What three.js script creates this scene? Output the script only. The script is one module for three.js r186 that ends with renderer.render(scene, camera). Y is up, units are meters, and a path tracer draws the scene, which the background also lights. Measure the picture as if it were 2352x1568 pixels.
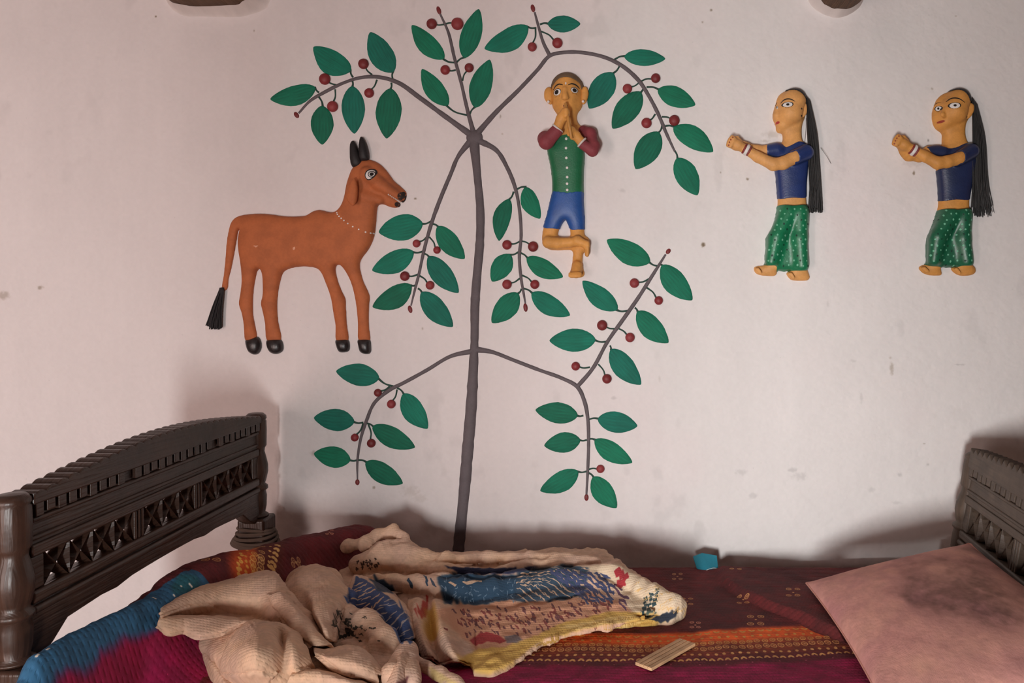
import * as THREE from 'three';
import { RectAreaLightUniformsLib } from 'three/addons/lights/RectAreaLightUniformsLib.js';
import { RoundedBoxGeometry } from 'three/addons/geometries/RoundedBoxGeometry.js';
import { mergeGeometries, mergeVertices } from 'three/addons/utils/BufferGeometryUtils.js';

// ------------------------------------------------------------------ camera, light, exposure
const F = 1829, CX = 1463, CY = 695, CAMZ = 2.45, CAMY = 1.34;      // focal length and vanishing point in photo pixels, camera place in metres
const scene = new THREE.Scene();
const camera = new THREE.PerspectiveCamera(2 * Math.atan(784 / F) * 180 / Math.PI, 1.5, 0.05, 60);
camera.position.set(0, CAMY, CAMZ);
camera.setViewOffset(2352, 1568, 1176 - CX, 784 - CY, 2352, 1568);
scene.background = new THREE.Color().setRGB(0.55, 0.62, 0.72);
const renderer = new THREE.WebGLRenderer({ antialias: true });
renderer.toneMapping = THREE.LinearToneMapping;
renderer.toneMappingExposure = 1.07;
renderer.shadowMap.enabled = true;
RectAreaLightUniformsLib.init();
const FRONT = 3.3;                                                   // inner face of the wall behind the camera
const FDEEP = 0.3, FILL_DOOR = { x0: -2.4, x1: -1.6, y0: 0.02, y1: 1.6 }, WIN = { x0: -0.6, x1: -0.2, y0: 0.48, y1: 1.0 };   // an added doorway for fill light and a low window in that thick mud wall
function daylight(o, r, g, b, intensity) {                           // daylight that enters through an opening of the front wall
  const l = new THREE.RectAreaLight(new THREE.Color().setRGB(r, g, b), intensity, o.x1 - o.x0, o.y1 - o.y0);
  l.position.set((o.x0 + o.x1) / 2, (o.y0 + o.y1) / 2, FRONT + FDEEP - 0.02);
  l.castShadow = true; scene.add(l);
}
daylight(FILL_DOOR, 1.0, 0.77, 0.70, 10.5);  // pinkish fill light from the unseen doorway added on the left
daylight(WIN, 1.0, 0.99, 0.975, 166);

// ------------------------------------------------------------------ helpers
const V = (x, y, z) => new THREE.Vector3(x, y, z);
const P = (u, v, z = 0) => { const d = CAMZ - z; return V((u - CX) * d / F, CAMY - (v - CY) * d / F, z); };          // photo pixel -> point on the plane z
const onY = (u, v, y) => { const d = (CAMY - y) * F / (v - CY); return V((u - CX) * d / F, y, CAMZ - d); };        // photo pixel -> point at height y
const clamp = (x, a = 0, b = 1) => Math.min(b, Math.max(a, x));
const smooth = (a, b, x) => { const t = clamp((x - a) / (b - a)); return t * t * (3 - 2 * t); };
const lerp = (a, b, t) => a + (b - a) * t;
let seed = 7;
const rnd = () => { seed = (seed * 1664525 + 1013904223) >>> 0; return seed / 4294967296; };
function hash(x, y, z) { let h = (x * 374761393 + y * 668265263 + z * 2147483647) | 0; h = Math.imul(h ^ (h >>> 13), 1274126177); h ^= h >>> 16; return (h >>> 0) / 4294967296; }
function noise(x, y, z = 0, per = 0) {
  const xi = Math.floor(x), yi = Math.floor(y), zi = Math.floor(z), m = (a) => (per ? ((a % per) + per) % per : a);
  const s = (t) => t * t * (3 - 2 * t), fx = s(x - xi), fy = s(y - yi), fz = s(z - zi);
  const c = (i, j, k) => hash(m(xi + i), m(yi + j), zi + k);
  return lerp(lerp(lerp(c(0, 0, 0), c(1, 0, 0), fx), lerp(c(0, 1, 0), c(1, 1, 0), fx), fy), lerp(lerp(c(0, 0, 1), c(1, 0, 1), fx), lerp(c(0, 1, 1), c(1, 1, 1), fx), fy), fz);
}
function fbm(x, y, z = 0, oct = 4, per = 0) { let s = 0, a = 0.5, n = 0; for (let i = 0; i < oct; i++) { s += a * noise(x, y, z + i * 17, per); n += a; a *= 0.5; x *= 2; y *= 2; z *= 2; if (per) per *= 2; } return s / n; }
const taken = {};
function numbered(n) { if (taken[n] === undefined) { taken[n] = 0; return n; } taken[n]++; return n + '_' + String(taken[n]).padStart(3, '0'); }
function mesh(name, geo, mat, parent) { const m = new THREE.Mesh(geo, mat); m.name = parent ? name : numbered(name); m.castShadow = m.receiveShadow = true; (parent || scene).add(m); return m; }
function thing(name, label, category, group) { const g = new THREE.Group(); g.name = numbered(name); g.userData = { label, category }; if (group) g.userData.group = group; scene.add(g); return g; }
function tag(o, label, category, group) { o.userData = { label, category }; if (group) o.userData.group = group; return o; }
function structure(name, geo, mat) { const m = mesh(name, geo, mat); m.userData.kind = 'structure'; return m; }

function dataTex(w, h, fn, srgb = true) {
  const d = new Uint8Array(w * h * 4);
  for (let j = 0; j < h; j++) for (let i = 0; i < w; i++) { const c = fn(i / w, j / h, i, j), o = (j * w + i) * 4; if (typeof c === 'number') d[o] = d[o + 1] = d[o + 2] = clamp(c) * 255; else { d[o] = clamp(c[0]) * 255; d[o + 1] = clamp(c[1]) * 255; d[o + 2] = clamp(c[2]) * 255; } d[o + 3] = 255; }
  const t = new THREE.DataTexture(d, w, h); t.magFilter = THREE.LinearFilter; t.minFilter = THREE.LinearMipmapLinearFilter; t.generateMipmaps = true; t.wrapS = t.wrapT = THREE.RepeatWrapping; if (srgb) t.colorSpace = THREE.SRGBColorSpace; t.needsUpdate = true; return t;
}
function canvasTex(w, h, draw) { const c = document.createElement('canvas'); c.width = w; c.height = h; const g = c.getContext('2d'); draw(g, w, h); const t = new THREE.CanvasTexture(c); t.colorSpace = THREE.SRGBColorSpace; t.wrapS = t.wrapT = THREE.ClampToEdgeWrapping; return t; }
function tiled(t, metres) { const c = t.clone(); c.repeat.set(1 / metres, 1 / metres); c.needsUpdate = true; return c; }

// planar uv in metres, per face by its main direction
function boxUV(geo, along = 'x') {
  const g = geo.index ? geo.toNonIndexed() : geo, p = g.attributes.position, n = p.count, uv = new Float32Array(n * 2);
  const a = V(), b = V(), c = V(), nn = V();
  for (let i = 0; i < n; i += 3) {
    a.fromBufferAttribute(p, i); b.fromBufferAttribute(p, i + 1); c.fromBufferAttribute(p, i + 2);
    nn.copy(b).sub(a).cross(c.sub(a)); const ax = Math.abs(nn.x), ay = Math.abs(nn.y), az = Math.abs(nn.z);
    for (let k = 0; k < 3; k++) {
      const x = p.getX(i + k), y = p.getY(i + k), z = p.getZ(i + k); let s, t;
      if (ax >= ay && ax >= az) { s = z; t = y; } else if (ay >= az) { s = along === 'z' ? z : x; t = along === 'z' ? x : z; } else { s = x; t = y; }
      if (along === 'y' && !(ay >= ax && ay >= az)) { const q = s; s = t; t = q; }
      uv[(i + k) * 2] = s; uv[(i + k) * 2 + 1] = t;
    }
  }
  g.setAttribute('uv', new THREE.BufferAttribute(uv, 2)); return g;
}
function xyUV(g) { const p = g.attributes.position, uv = new Float32Array(p.count * 2); for (let i = 0; i < p.count; i++) { uv[i * 2] = p.getX(i); uv[i * 2 + 1] = p.getY(i); } g.setAttribute('uv', new THREE.BufferAttribute(uv, 2)); return g; }
function grid(nu, nv, fn, uvfn) {                                     // parametric sheet, u,v in 0..1
  const pos = [], uv = [], idx = [];
  for (let j = 0; j <= nv; j++) for (let i = 0; i <= nu; i++) { const q = fn(i / nu, j / nv); pos.push(q.x, q.y, q.z); const w = uvfn ? uvfn(q, i / nu, j / nv) : [i / nu, j / nv]; uv.push(w[0], w[1]); }
  for (let j = 0; j < nv; j++) for (let i = 0; i < nu; i++) { const a = j * (nu + 1) + i, b = a + 1, c = a + nu + 1, d = c + 1; idx.push(a, b, d, a, d, c); }
  const g = new THREE.BufferGeometry(); g.setAttribute('position', new THREE.Float32BufferAttribute(pos, 3)); g.setAttribute('uv', new THREE.Float32BufferAttribute(uv, 2)); g.setIndex(idx); g.computeVertexNormals(); return g;
}
// signed distance to rings (negative inside, even-odd)
function polySDF(rings) {
  const segs = []; for (const r of rings) for (let i = 0; i < r.length; i++) { const a = r[i], b = r[(i + 1) % r.length]; segs.push([a[0], a[1], b[0], b[1]]); }
  return (x, y) => {
    let d = 1e9, inside = false;
    for (const [ax, ay, bx, by] of segs) {
      const ex = bx - ax, ey = by - ay, wx = x - ax, wy = y - ay, t = clamp((wx * ex + wy * ey) / (ex * ex + ey * ey || 1e-12)), dx = wx - ex * t, dy = wy - ey * t, q = dx * dx + dy * dy;
      if (q < d) d = q;
      if ((ay > y) !== (by > y) && x < (bx - ax) * (y - ay) / (by - ay) + ax) inside = !inside;
    }
    return inside ? -Math.sqrt(d) : Math.sqrt(d);
  };
}
function smoothRing(pts, n = 4) {                                     // closed centripetal curve through the points
  const c = new THREE.CatmullRomCurve3(pts.map((p) => V(p[0], p[1], 0)), true, 'centripetal'); return c.getPoints(pts.length * n).slice(0, -1).map((q) => [q.x, q.y]);
}
// naive surface nets; col(x, y) returns a function of z, negative inside
function surfaceNets(col, [x0, y0, z0], [x1, y1, z1], h) {
  const nx = Math.ceil((x1 - x0) / h) + 1, ny = Math.ceil((y1 - y0) / h) + 1, nz = Math.ceil((z1 - z0) / h) + 1, f = new Float32Array(nx * ny * nz);
  for (let i = 0; i < nx; i++) for (let j = 0; j < ny; j++) { const c = col(x0 + i * h, y0 + j * h), o = (i * ny + j) * nz; for (let k = 0; k < nz; k++) f[o + k] = c(z0 + k * h); }
  const id = new Int32Array(nx * ny * nz).fill(-1), pos = [], nor = [], idx = [], O = [0, nz, ny * nz, ny * nz + nz, 1, nz + 1, ny * nz + 1, ny * nz + nz + 1];
  const C = [[0, 0, 0], [0, 1, 0], [1, 0, 0], [1, 1, 0], [0, 0, 1], [0, 1, 1], [1, 0, 1], [1, 1, 1]], E = [[0, 1], [0, 2], [0, 4], [1, 3], [1, 5], [2, 3], [2, 6], [3, 7], [4, 5], [4, 6], [5, 7], [6, 7]];
  for (let i = 0; i < nx - 1; i++) for (let j = 0; j < ny - 1; j++) for (let k = 0; k < nz - 1; k++) {
    const o = (i * ny + j) * nz + k; let m = 0; for (let q = 0; q < 8; q++) if (f[o + O[q]] < 0) m++;
    if (m === 0 || m === 8) continue;
    let sx = 0, sy = 0, sz = 0, n = 0;
    for (const [a, b] of E) { const fa = f[o + O[a]], fb = f[o + O[b]]; if ((fa < 0) === (fb < 0)) continue; const t = fa / (fa - fb); sx += lerp(C[a][0], C[b][0], t); sy += lerp(C[a][1], C[b][1], t); sz += lerp(C[a][2], C[b][2], t); n++; }
    let gx = 0, gy = 0, gz = 0; for (let q = 0; q < 8; q++) { const w = f[o + O[q]]; gx += C[q][0] ? w : -w; gy += C[q][1] ? w : -w; gz += C[q][2] ? w : -w; }
    id[o] = pos.length / 3; pos.push(x0 + (i + sx / n) * h, y0 + (j + sy / n) * h, z0 + (k + sz / n) * h); nor.push(gx, gy, gz);
  }
  const quad = (a, b, c, d, flip) => { if (a < 0 || b < 0 || c < 0 || d < 0) return; if (flip) idx.push(a, c, b, a, d, c); else idx.push(a, b, c, a, c, d); };
  const sx = ny * nz, sy = nz;
  for (let i = 1; i < nx - 1; i++) for (let j = 1; j < ny - 1; j++) for (let k = 1; k < nz - 1; k++) {
    const o = (i * ny + j) * nz + k, s = f[o] < 0;
    if (s !== (f[o + sx] < 0)) quad(id[o - sy - 1], id[o - 1], id[o], id[o - sy], !s);
    if (s !== (f[o + sy] < 0)) quad(id[o - sx - 1], id[o - 1], id[o], id[o - sx], s);
    if (s !== (f[o + 1] < 0)) quad(id[o - sx - sy], id[o - sy], id[o], id[o - sx], !s);
  }
  const g = new THREE.BufferGeometry(); g.setAttribute('position', new THREE.Float32BufferAttribute(pos, 3)); g.setAttribute('normal', new THREE.Float32BufferAttribute(nor, 3)); g.setIndex(idx); g.computeVertexNormals(); return g;
}
const smin = (a, b, k) => { const h = Math.max(k - Math.abs(a - b), 0) / k; return Math.min(a, b) - h * h * k * 0.25; };
function capsule(p, a, b, ra, rb) { const ex = b.x - a.x, ey = b.y - a.y, ez = b.z - a.z, wx = p[0] - a.x, wy = p[1] - a.y, wz = p[2] - a.z, t = clamp((wx * ex + wy * ey + wz * ez) / (ex * ex + ey * ey + ez * ez || 1e-12)); const dx = wx - ex * t, dy = wy - ey * t, dz = wz - ez * t; return Math.sqrt(dx * dx + dy * dy + dz * dz) - lerp(ra, rb, t); }
// chains of tapered capsules: [[Vector3, radius], ...] -> flat list of bones
function bones(chains) { const out = []; for (const c of chains) { if (c.length === 1) out.push({ a: c[0][0], b: c[0][0], ra: c[0][1], rb: c[0][1] }); for (let i = 0; i + 1 < c.length; i++) out.push({ a: c[i][0], b: c[i + 1][0], ra: c[i][1], rb: c[i + 1][1] }); } return out; }
function boneCol(list, k, axis) {                                    // field column for a list of bones
  return (x, y) => {
    const near = list.filter((s) => x > Math.min(s.a.x, s.b.x) - Math.max(s.ra, s.rb) - 0.03 && x < Math.max(s.a.x, s.b.x) + Math.max(s.ra, s.rb) + 0.03 && y > Math.min(s.a.y, s.b.y) - Math.max(s.ra, s.rb) - 0.03 && y < Math.max(s.a.y, s.b.y) + Math.max(s.ra, s.rb) + 0.03);
    const p = [x, y, 0];
    return (z) => { p[2] = z; let d = 0.03; for (const s of near) d = smin(d, capsule(p, s.a, s.b, s.ra, s.rb), k); return d; };
  };
}
// swollen relief of a traced outline: solves for a soft cushion over the outline
function cushion(rings, { flat = 0.7, deep = 0.04, z0 = 0.002, cell = 0.003 } = {}) {
  const sdf = polySDF(rings); let x0 = 1e9, x1 = -1e9, y0 = 1e9, y1 = -1e9;
  for (const [x, y] of rings[0]) { x0 = Math.min(x0, x); x1 = Math.max(x1, x); y0 = Math.min(y0, y); y1 = Math.max(y1, y); }
  x0 -= 4 * cell; y0 -= 4 * cell; x1 += 4 * cell; y1 += 4 * cell;
  const nx = Math.ceil((x1 - x0) / cell) + 1, ny = Math.ceil((y1 - y0) / cell) + 1, d = new Float32Array(nx * ny), u = new Float32Array(nx * ny);
  for (let i = 0; i < nx; i++) for (let j = 0; j < ny; j++) d[i * ny + j] = -sdf(x0 + i * cell, y0 + j * cell);
  const N = [ny, -ny, 1, -1], ins = []; for (let i = 1; i < nx - 1; i++) for (let j = 1; j < ny - 1; j++) if (d[i * ny + j] > 0) { ins.push(i * ny + j); u[i * ny + j] = Math.min(d[i * ny + j], 0.05) * 0.03; }
  for (let it = 0; it < 260; it++) for (const c of ins) {
    let s = cell * cell, w = 4; for (const n of N) { if (d[c + n] > 0) s += u[c + n]; else { const th = Math.max(0.15, d[c] / (d[c] - d[c + n])); w += (1 - th) / th; } }
    u[c] += 1.6 * (s / w - u[c]);
  }
  for (let c = 0; c < nx * ny; c++) if (d[c] <= 0) { let s = 0, n = 0; for (const q of N) { const e = c + q; if (e >= 0 && e < nx * ny && d[e] > 0) { s += u[e] * d[c] / Math.max(d[e], cell * 0.3); n++; } } u[c] = n ? s / n : d[c] * 0.03; }
  const at = (x, y) => { const a = clamp((x - x0) / cell, 0, nx - 1.001), b = clamp((y - y0) / cell, 0, ny - 1.001), i = a | 0, j = b | 0, s = a - i, t = b - j, o = i * ny + j; return lerp(lerp(u[o], u[o + ny], s), lerp(u[o + 1], u[o + ny + 1], s), t); };
  const A = 2 * flat * flat, Fz = (q) => (q > 0 ? A * q / (1 + A * q / (deep * deep)) : A * q);
  const col = (x, y) => {
    if (x < x0 || x > x1 || y < y0 || y > y1) return () => 0.03;
    const q = Fz(at(x, y)), gx = (Fz(at(x + cell, y)) - Fz(at(x - cell, y))) / (2 * cell), gy = (Fz(at(x, y + cell)) - Fz(at(x, y - cell))) / (2 * cell), gg = gx * gx + gy * gy;
    return (z) => { const w = z - z0; return clamp((w * w - q) / Math.sqrt(4 * w * w + gg + 4e-5), -0.03, 0.03); };
  };
  return { col, box: [x0, y0, x1, y1], sdf };
}
const union = (cols, k) => (x, y) => { const f = cols.map((c) => c(x, y)); return (z) => { let d = f[0](z); for (let i = 1; i < f.length; i++) d = smin(d, f[i](z), k); return d; }; };
function topZ(col, x, y, zmax = 0.16) { const f = col(x, y); let z = zmax; for (; z > 0; z -= 0.002) if (f(z) < 0) break; if (z <= 0) return 0; let a = z, b = z + 0.002; for (let i = 0; i < 8; i++) { const m = (a + b) / 2; if (f(m) < 0) a = m; else b = m; } return a; }
// paint marks that lie on a relief: round spots and brush strokes
function spot(col, cx, cy, rx, ry, rot = 0, lift = 0.0006, n = 20, shape) {
  const pos = [], idx = [], K = 3, cs = Math.cos(rot), sn = Math.sin(rot);
  const put = (a, b) => { const x = cx + a * cs - b * sn, y = cy + a * sn + b * cs; pos.push(x, y, topZ(col, x, y) + lift); };
  put(0, 0); for (let k = 1; k <= K; k++) for (let i = 0; i < n; i++) { const t = i / n * 2 * Math.PI, s = k / K * (shape ? shape(t) : 1); put(rx * s * Math.cos(t), ry * s * Math.sin(t)); }
  for (let i = 0; i < n; i++) { const j = (i + 1) % n; idx.push(0, 1 + i, 1 + j); for (let k = 0; k < K - 1; k++) { const a = 1 + k * n; idx.push(a + i, a + n + i, a + n + j, a + i, a + n + j, a + j); } }
  const g = new THREE.BufferGeometry(); g.setAttribute('position', new THREE.Float32BufferAttribute(pos, 3)); g.setIndex(idx); g.computeVertexNormals(); return xyUV(g);
}
function stroke(col, pts, w, lift = 0.0007, n = 14) {                  // pts in metres, tapering ends
  const c = new THREE.CatmullRomCurve3(pts.map((p) => V(p[0], p[1], 0))), pos = [], idx = [];
  for (let i = 0; i <= n; i++) { const t = i / n, q = c.getPoint(t), d = c.getTangent(t), h = w / 2 * (0.35 + 0.65 * Math.sin(Math.PI * clamp(t, 0.03, 0.97))); for (const s of [-1, 0, 1]) { const x = q.x - d.y * h * s, y = q.y + d.x * h * s; pos.push(x, y, topZ(col, x, y) + lift); } }
  for (let i = 0; i < n; i++) for (const s of [0, 1]) { const a = i * 3 + s, b = a + 3; idx.push(a, b, b + 1, a, b + 1, a + 1); }
  const g = new THREE.BufferGeometry(); g.setAttribute('position', new THREE.Float32BufferAttribute(pos, 3)); g.setIndex(idx); g.computeVertexNormals(); return xyUV(g);
}
function tube(points, radius, seg = 24, rad = 6) { return new THREE.TubeGeometry(new THREE.CatmullRomCurve3(points), seg, radius, rad, false); }

// ------------------------------------------------------------------ materials
const T = {};
T.mottle = dataTex(512, 512, (s, t) => { const a = fbm(s * 6, t * 6, 3, 5, 6), b = fbm(s * 40, t * 40, 9, 3, 40); return 0.90 + 0.07 * smooth(0.25, 0.7, a) + 0.06 * (b - 0.3); });
T.plaster = dataTex(512, 512, (s, t) => 0.6 * fbm(s * 5, t * 5, 2, 5, 5) + 0.4 * fbm(s * 40, t * 40, 8, 3, 40), false);
T.wood = dataTex(512, 512, (s, t) => { const w = fbm(s * 4, t * 4, 5, 3, 4); const g = fbm(s * 4 + w * 0.3, t * 60, 1, 4, 4), p = fbm(s * 9, t * 9, 31, 3, 9); const v = 0.68 + 0.20 * g + 0.28 * (p - 0.4); return [v, v * 0.94, v * 0.90]; });
T.woodBump = dataTex(512, 512, (s, t) => 0.7 * fbm(s * 4, t * 60, 1, 4, 4) + 0.3 * fbm(s * 20, t * 20, 3, 3, 20), false);
T.weave = dataTex(512, 512, (s, t) => 0.30 * (Math.sin(s * 2 * Math.PI * 64) * Math.sin(t * 2 * Math.PI * 64) * 0.5 + 0.5) + 0.70 * fbm(s * 14, t * 14, 4, 4, 14), false);
T.stitch = dataTex(512, 512, (s, t) => { const row = t * 16, r = row - Math.floor(row), off = Math.floor(row) % 2 * 0.5, k = s * 22 + off + 0.25 * noise(s * 22, row, 1, 0), q = k - Math.floor(k); const dimple = Math.exp(-Math.pow((r - 0.5) / 0.22, 2)) * (q < 0.55 ? 1 : 0.3); return 0.85 - 0.6 * dimple + 0.25 * (fbm(s * 24, t * 24, 2, 3, 24) - 0.5); }, false);
T.brush = dataTex(512, 512, (s, t) => { const w = 0.04 * fbm(s * 5, t * 5, 9, 2, 5); return 0.84 + 0.26 * (fbm(s * 6, (t + w) * 46, 2, 4, 6) - 0.35) + 0.16 * (fbm(s * 7, t * 7, 6, 4, 7) - 0.4); });
const paintCache = {};
function paint(hex, rough = 0.62, coat = 0) {
  const k = hex + rough + coat; if (paintCache[k]) return paintCache[k];
  return (paintCache[k] = new THREE.MeshPhysicalMaterial({ color: hex, map: tiled(T.mottle, 0.16), roughness: rough, bumpMap: tiled(T.plaster, 0.12), bumpScale: 0.0008, clearcoat: coat, clearcoatRoughness: 0.35 }));
}
const plain = (hex, rough = 0.7) => new THREE.MeshStandardMaterial({ color: hex, roughness: rough });
const woodMat = (hex, rough = 0.5) => new THREE.MeshStandardMaterial({ color: hex, map: tiled(T.wood, 0.3), roughness: rough, bumpMap: tiled(T.woodBump, 0.3), bumpScale: 0.0014 });
const M = {
  branch: paint('#675e62', 0.7), stalk: paint('#1f463b', 0.7), berry: [paint('#8e2f33', 0.55), paint('#7d2a2c', 0.55), paint('#97393c', 0.6)],
  leaf: ['#087e60', '#067357', '#0a836a', '#078260', '#0c7966'].map((c) => { const m = paint(c, 0.8); m.map = tiled(T.brush, 0.12); return m; }),
  wood: woodMat('#4f3b32', 0.38), woodPale: woodMat('#9c8577', 0.6),
};
// ------------------------------------------------------------------ the room
const RX0 = -2.7, RX1 = 1.95, RH = 2.62, TH = 0.22;
const wallMarks = [ // dirt, chips and scuffs seen on the plaster: u, v, half width, half height in photo pixels, darkness, warm
  [1615, 562, 5, 6, 0.75, 1], [1428, 438, 8, 6, 0.12, 0], [1410, 915, 6, 4, 0.15, 0], [1633, 24, 3, 3, 0.6, 1], [1613, 52, 2, 2, 0.4, 1], [2047, 846, 5, 14, 0.28, 1], [2044, 822, 4, 3, 0.3, 1],
  [1716, 412, 4, 3, 0.55, 1], [2098, 398, 3, 5, 0.6, 1], [2131, 323, 2, 4, 0.5, 0], [91, 661, 7, 4, 0.35, 1], [8, 680, 14, 10, 0.25, 1], [357, 39, 2, 2, 0.6, 1], [583, 72, 1.5, 3, 0.4, 1], [953, 457, 3, 2, 0.6, 1],
  [970, 755, 3, 4, 0.3, 1], [720, 1042, 8, 6, 0.22, 1], [858, 1120, 3, 3, 0.4, 1], [1148, 268, 2, 4, 0.4, 1], [1153, 308, 1.5, 3, 0.5, 1], [1654, 397, 2, 2, 0.4, 1], [1820, 1080, 12, 7, 0.15, 0], [1835, 1095, 16, 10, 0.12, 0],
  [1730, 1140, 10, 8, 0.12, 0], [1700, 1085, 12, 8, 0.10, 0], [2065, 1090, 6, 5, 0.16, 0], [2130, 1068, 4, 3, 0.2, 0], [2000, 1125, 8, 6, 0.10, 0], [2060, 1155, 12, 4, 0.10, 0], [1775, 310, 22, 8, 0.13, 1], [1755, 325, 14, 4, 0.16, 1], [2100, 375, 26, 12, 0.10, 0], [2080, 340, 14, 16, 0.08, 0],
  [2122, 1020, 4, 1.5, 0.3, 1], [2205, 838, 16, 2, 0.16, 0], [1960, 830, 8, 4, 0.10, 0], [1978, 915, 4, 12, 0.10, 0], [940, 1128, 22, 14, 0.10, 1], [960, 1145, 20, 12, 0.08, 1], [2195, 38, 3, 2, 0.3, 1], [2140, 205, 3, 3, 0.3, 1], [1900, 700, 3, 8, 0.08, 0], [1514, 870, 3, 8, 0.1, 1],
];
const WTW = 1792, WTH = 1010;
const mk = new Float32Array(WTW * WTH), mkW = new Float32Array(WTW * WTH);
for (const [u, v, a, b, dark, warm] of wallMarks) {
  const q = P(u, v, 0), ix = (q.x - RX0) / (RX1 - RX0) * WTW, iy = q.y / RH * WTH, s = 0.0013395 / (RX1 - RX0) * WTW, ra = Math.max(0.8, a * s), rb = Math.max(0.8, b * s);
  for (let j = Math.floor(iy - rb * 3); j <= iy + rb * 3; j++) for (let i = Math.floor(ix - ra * 3); i <= ix + ra * 3; i++) {
    if (i < 0 || j < 0 || i >= WTW || j >= WTH) continue;
    const r = Math.hypot((i - ix) / ra, (j - iy) / rb) + 1.3 * (fbm(i * 0.35, j * 0.35, u, 3) - 0.5), k = 0.6 * dark * smooth(1.25, 0.3, r);
    if (k > mk[j * WTW + i]) { mk[j * WTW + i] = k; mkW[j * WTW + i] = warm; }
  }
}
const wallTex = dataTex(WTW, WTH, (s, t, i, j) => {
  const x = RX0 + s * (RX1 - RX0), y = t * RH;
  const big = fbm(x * 1.7, y * 1.2, 5, 4), mid = fbm(x * 9, y * 7, 11, 4), streak = fbm(x * 34, y * 2.2, 3, 3), fine = fbm(x * 110, y * 110, 21, 2), spk = noise(x * 300, y * 300, 7);
  let k = 0.975 + 0.05 * (big - 0.5) + 0.025 * (mid - 0.5) + 0.014 * (streak - 0.5) + 0.018 * (fine - 0.5);
  const scuff = smooth(0.62, 0.80, fbm(x * 16, y * 11, 40, 4)) * smooth(0.45, 0.65, fbm(x * 2.3, y * 2.3, 60, 2)); k *= 1 - 0.035 * scuff; if (spk > 0.992 && mid > 0.5) k *= 0.93;
  const pink = 1.6 * smooth(0.42, 0.62, 0.55 * fbm(x * 3, y * 3, 90, 4) + 0.24 - 0.13 * x), dk = mk[j * WTW + i], wm = mkW[j * WTW + i];  // left side's pink cast put into the wall colour, broken up by noise
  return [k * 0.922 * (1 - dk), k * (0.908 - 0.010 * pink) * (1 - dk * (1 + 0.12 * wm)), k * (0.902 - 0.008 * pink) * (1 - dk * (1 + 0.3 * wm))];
});
wallTex.wrapS = wallTex.wrapT = THREE.ClampToEdgeWrapping;
const wallBump = T.plaster.clone(); wallBump.repeat.set(6, 3.5); wallBump.needsUpdate = true;
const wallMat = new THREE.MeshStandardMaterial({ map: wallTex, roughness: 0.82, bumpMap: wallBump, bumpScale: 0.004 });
const limeMat = new THREE.MeshStandardMaterial({ color: '#e9e0dc', roughness: 0.9, map: tiled(T.mottle, 0.8), bumpMap: tiled(T.plaster, 0.6), bumpScale: 0.004 });
const brownMat = new THREE.MeshStandardMaterial({ color: '#8a6c5c', roughness: 0.95, map: tiled(T.mottle, 0.7), bumpMap: tiled(T.plaster, 0.4), bumpScale: 0.005 });
const mudMat = new THREE.MeshStandardMaterial({ color: '#7d5f50', roughness: 0.95, map: tiled(T.mottle, 0.7), bumpMap: tiled(T.plaster, 0.4), bumpScale: 0.005 });
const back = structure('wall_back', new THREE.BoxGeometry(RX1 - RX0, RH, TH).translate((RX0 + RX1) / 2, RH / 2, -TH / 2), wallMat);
structure('wall_left', boxUV(new THREE.BoxGeometry(TH, RH, FRONT + 2 * TH).translate(RX0 - TH / 2, RH / 2, FRONT / 2)), brownMat);
structure('wall_right', boxUV(new THREE.BoxGeometry(TH, RH, FRONT + 2 * TH).translate(RX1 + TH / 2, RH / 2, FRONT / 2)), brownMat);
{
  const s = new THREE.Shape([[RX0, 0], [RX1, 0], [RX1, RH], [RX0, RH]].map((p) => new THREE.Vector2(...p)));
  for (const o of [FILL_DOOR, WIN]) s.holes.push(new THREE.Path([[o.x0, o.y0], [o.x0, o.y1], [o.x1, o.y1], [o.x1, o.y0]].map((p) => new THREE.Vector2(...p))));
  structure('wall_front', boxUV(new THREE.ExtrudeGeometry(s, { depth: FDEEP, bevelEnabled: false }).translate(0, 0, FRONT)), brownMat);
}
structure('floor', boxUV(new THREE.BoxGeometry(RX1 - RX0 + 2 * TH, 0.15, FRONT + 2 * TH).translate((RX0 + RX1) / 2, -0.075, FRONT / 2)), mudMat);
structure('ceiling', boxUV(new THREE.BoxGeometry(RX1 - RX0 + 2 * TH, 0.15, FRONT + 2 * TH).translate((RX0 + RX1) / 2, RH + 0.075, FRONT / 2)), limeMat);
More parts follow.
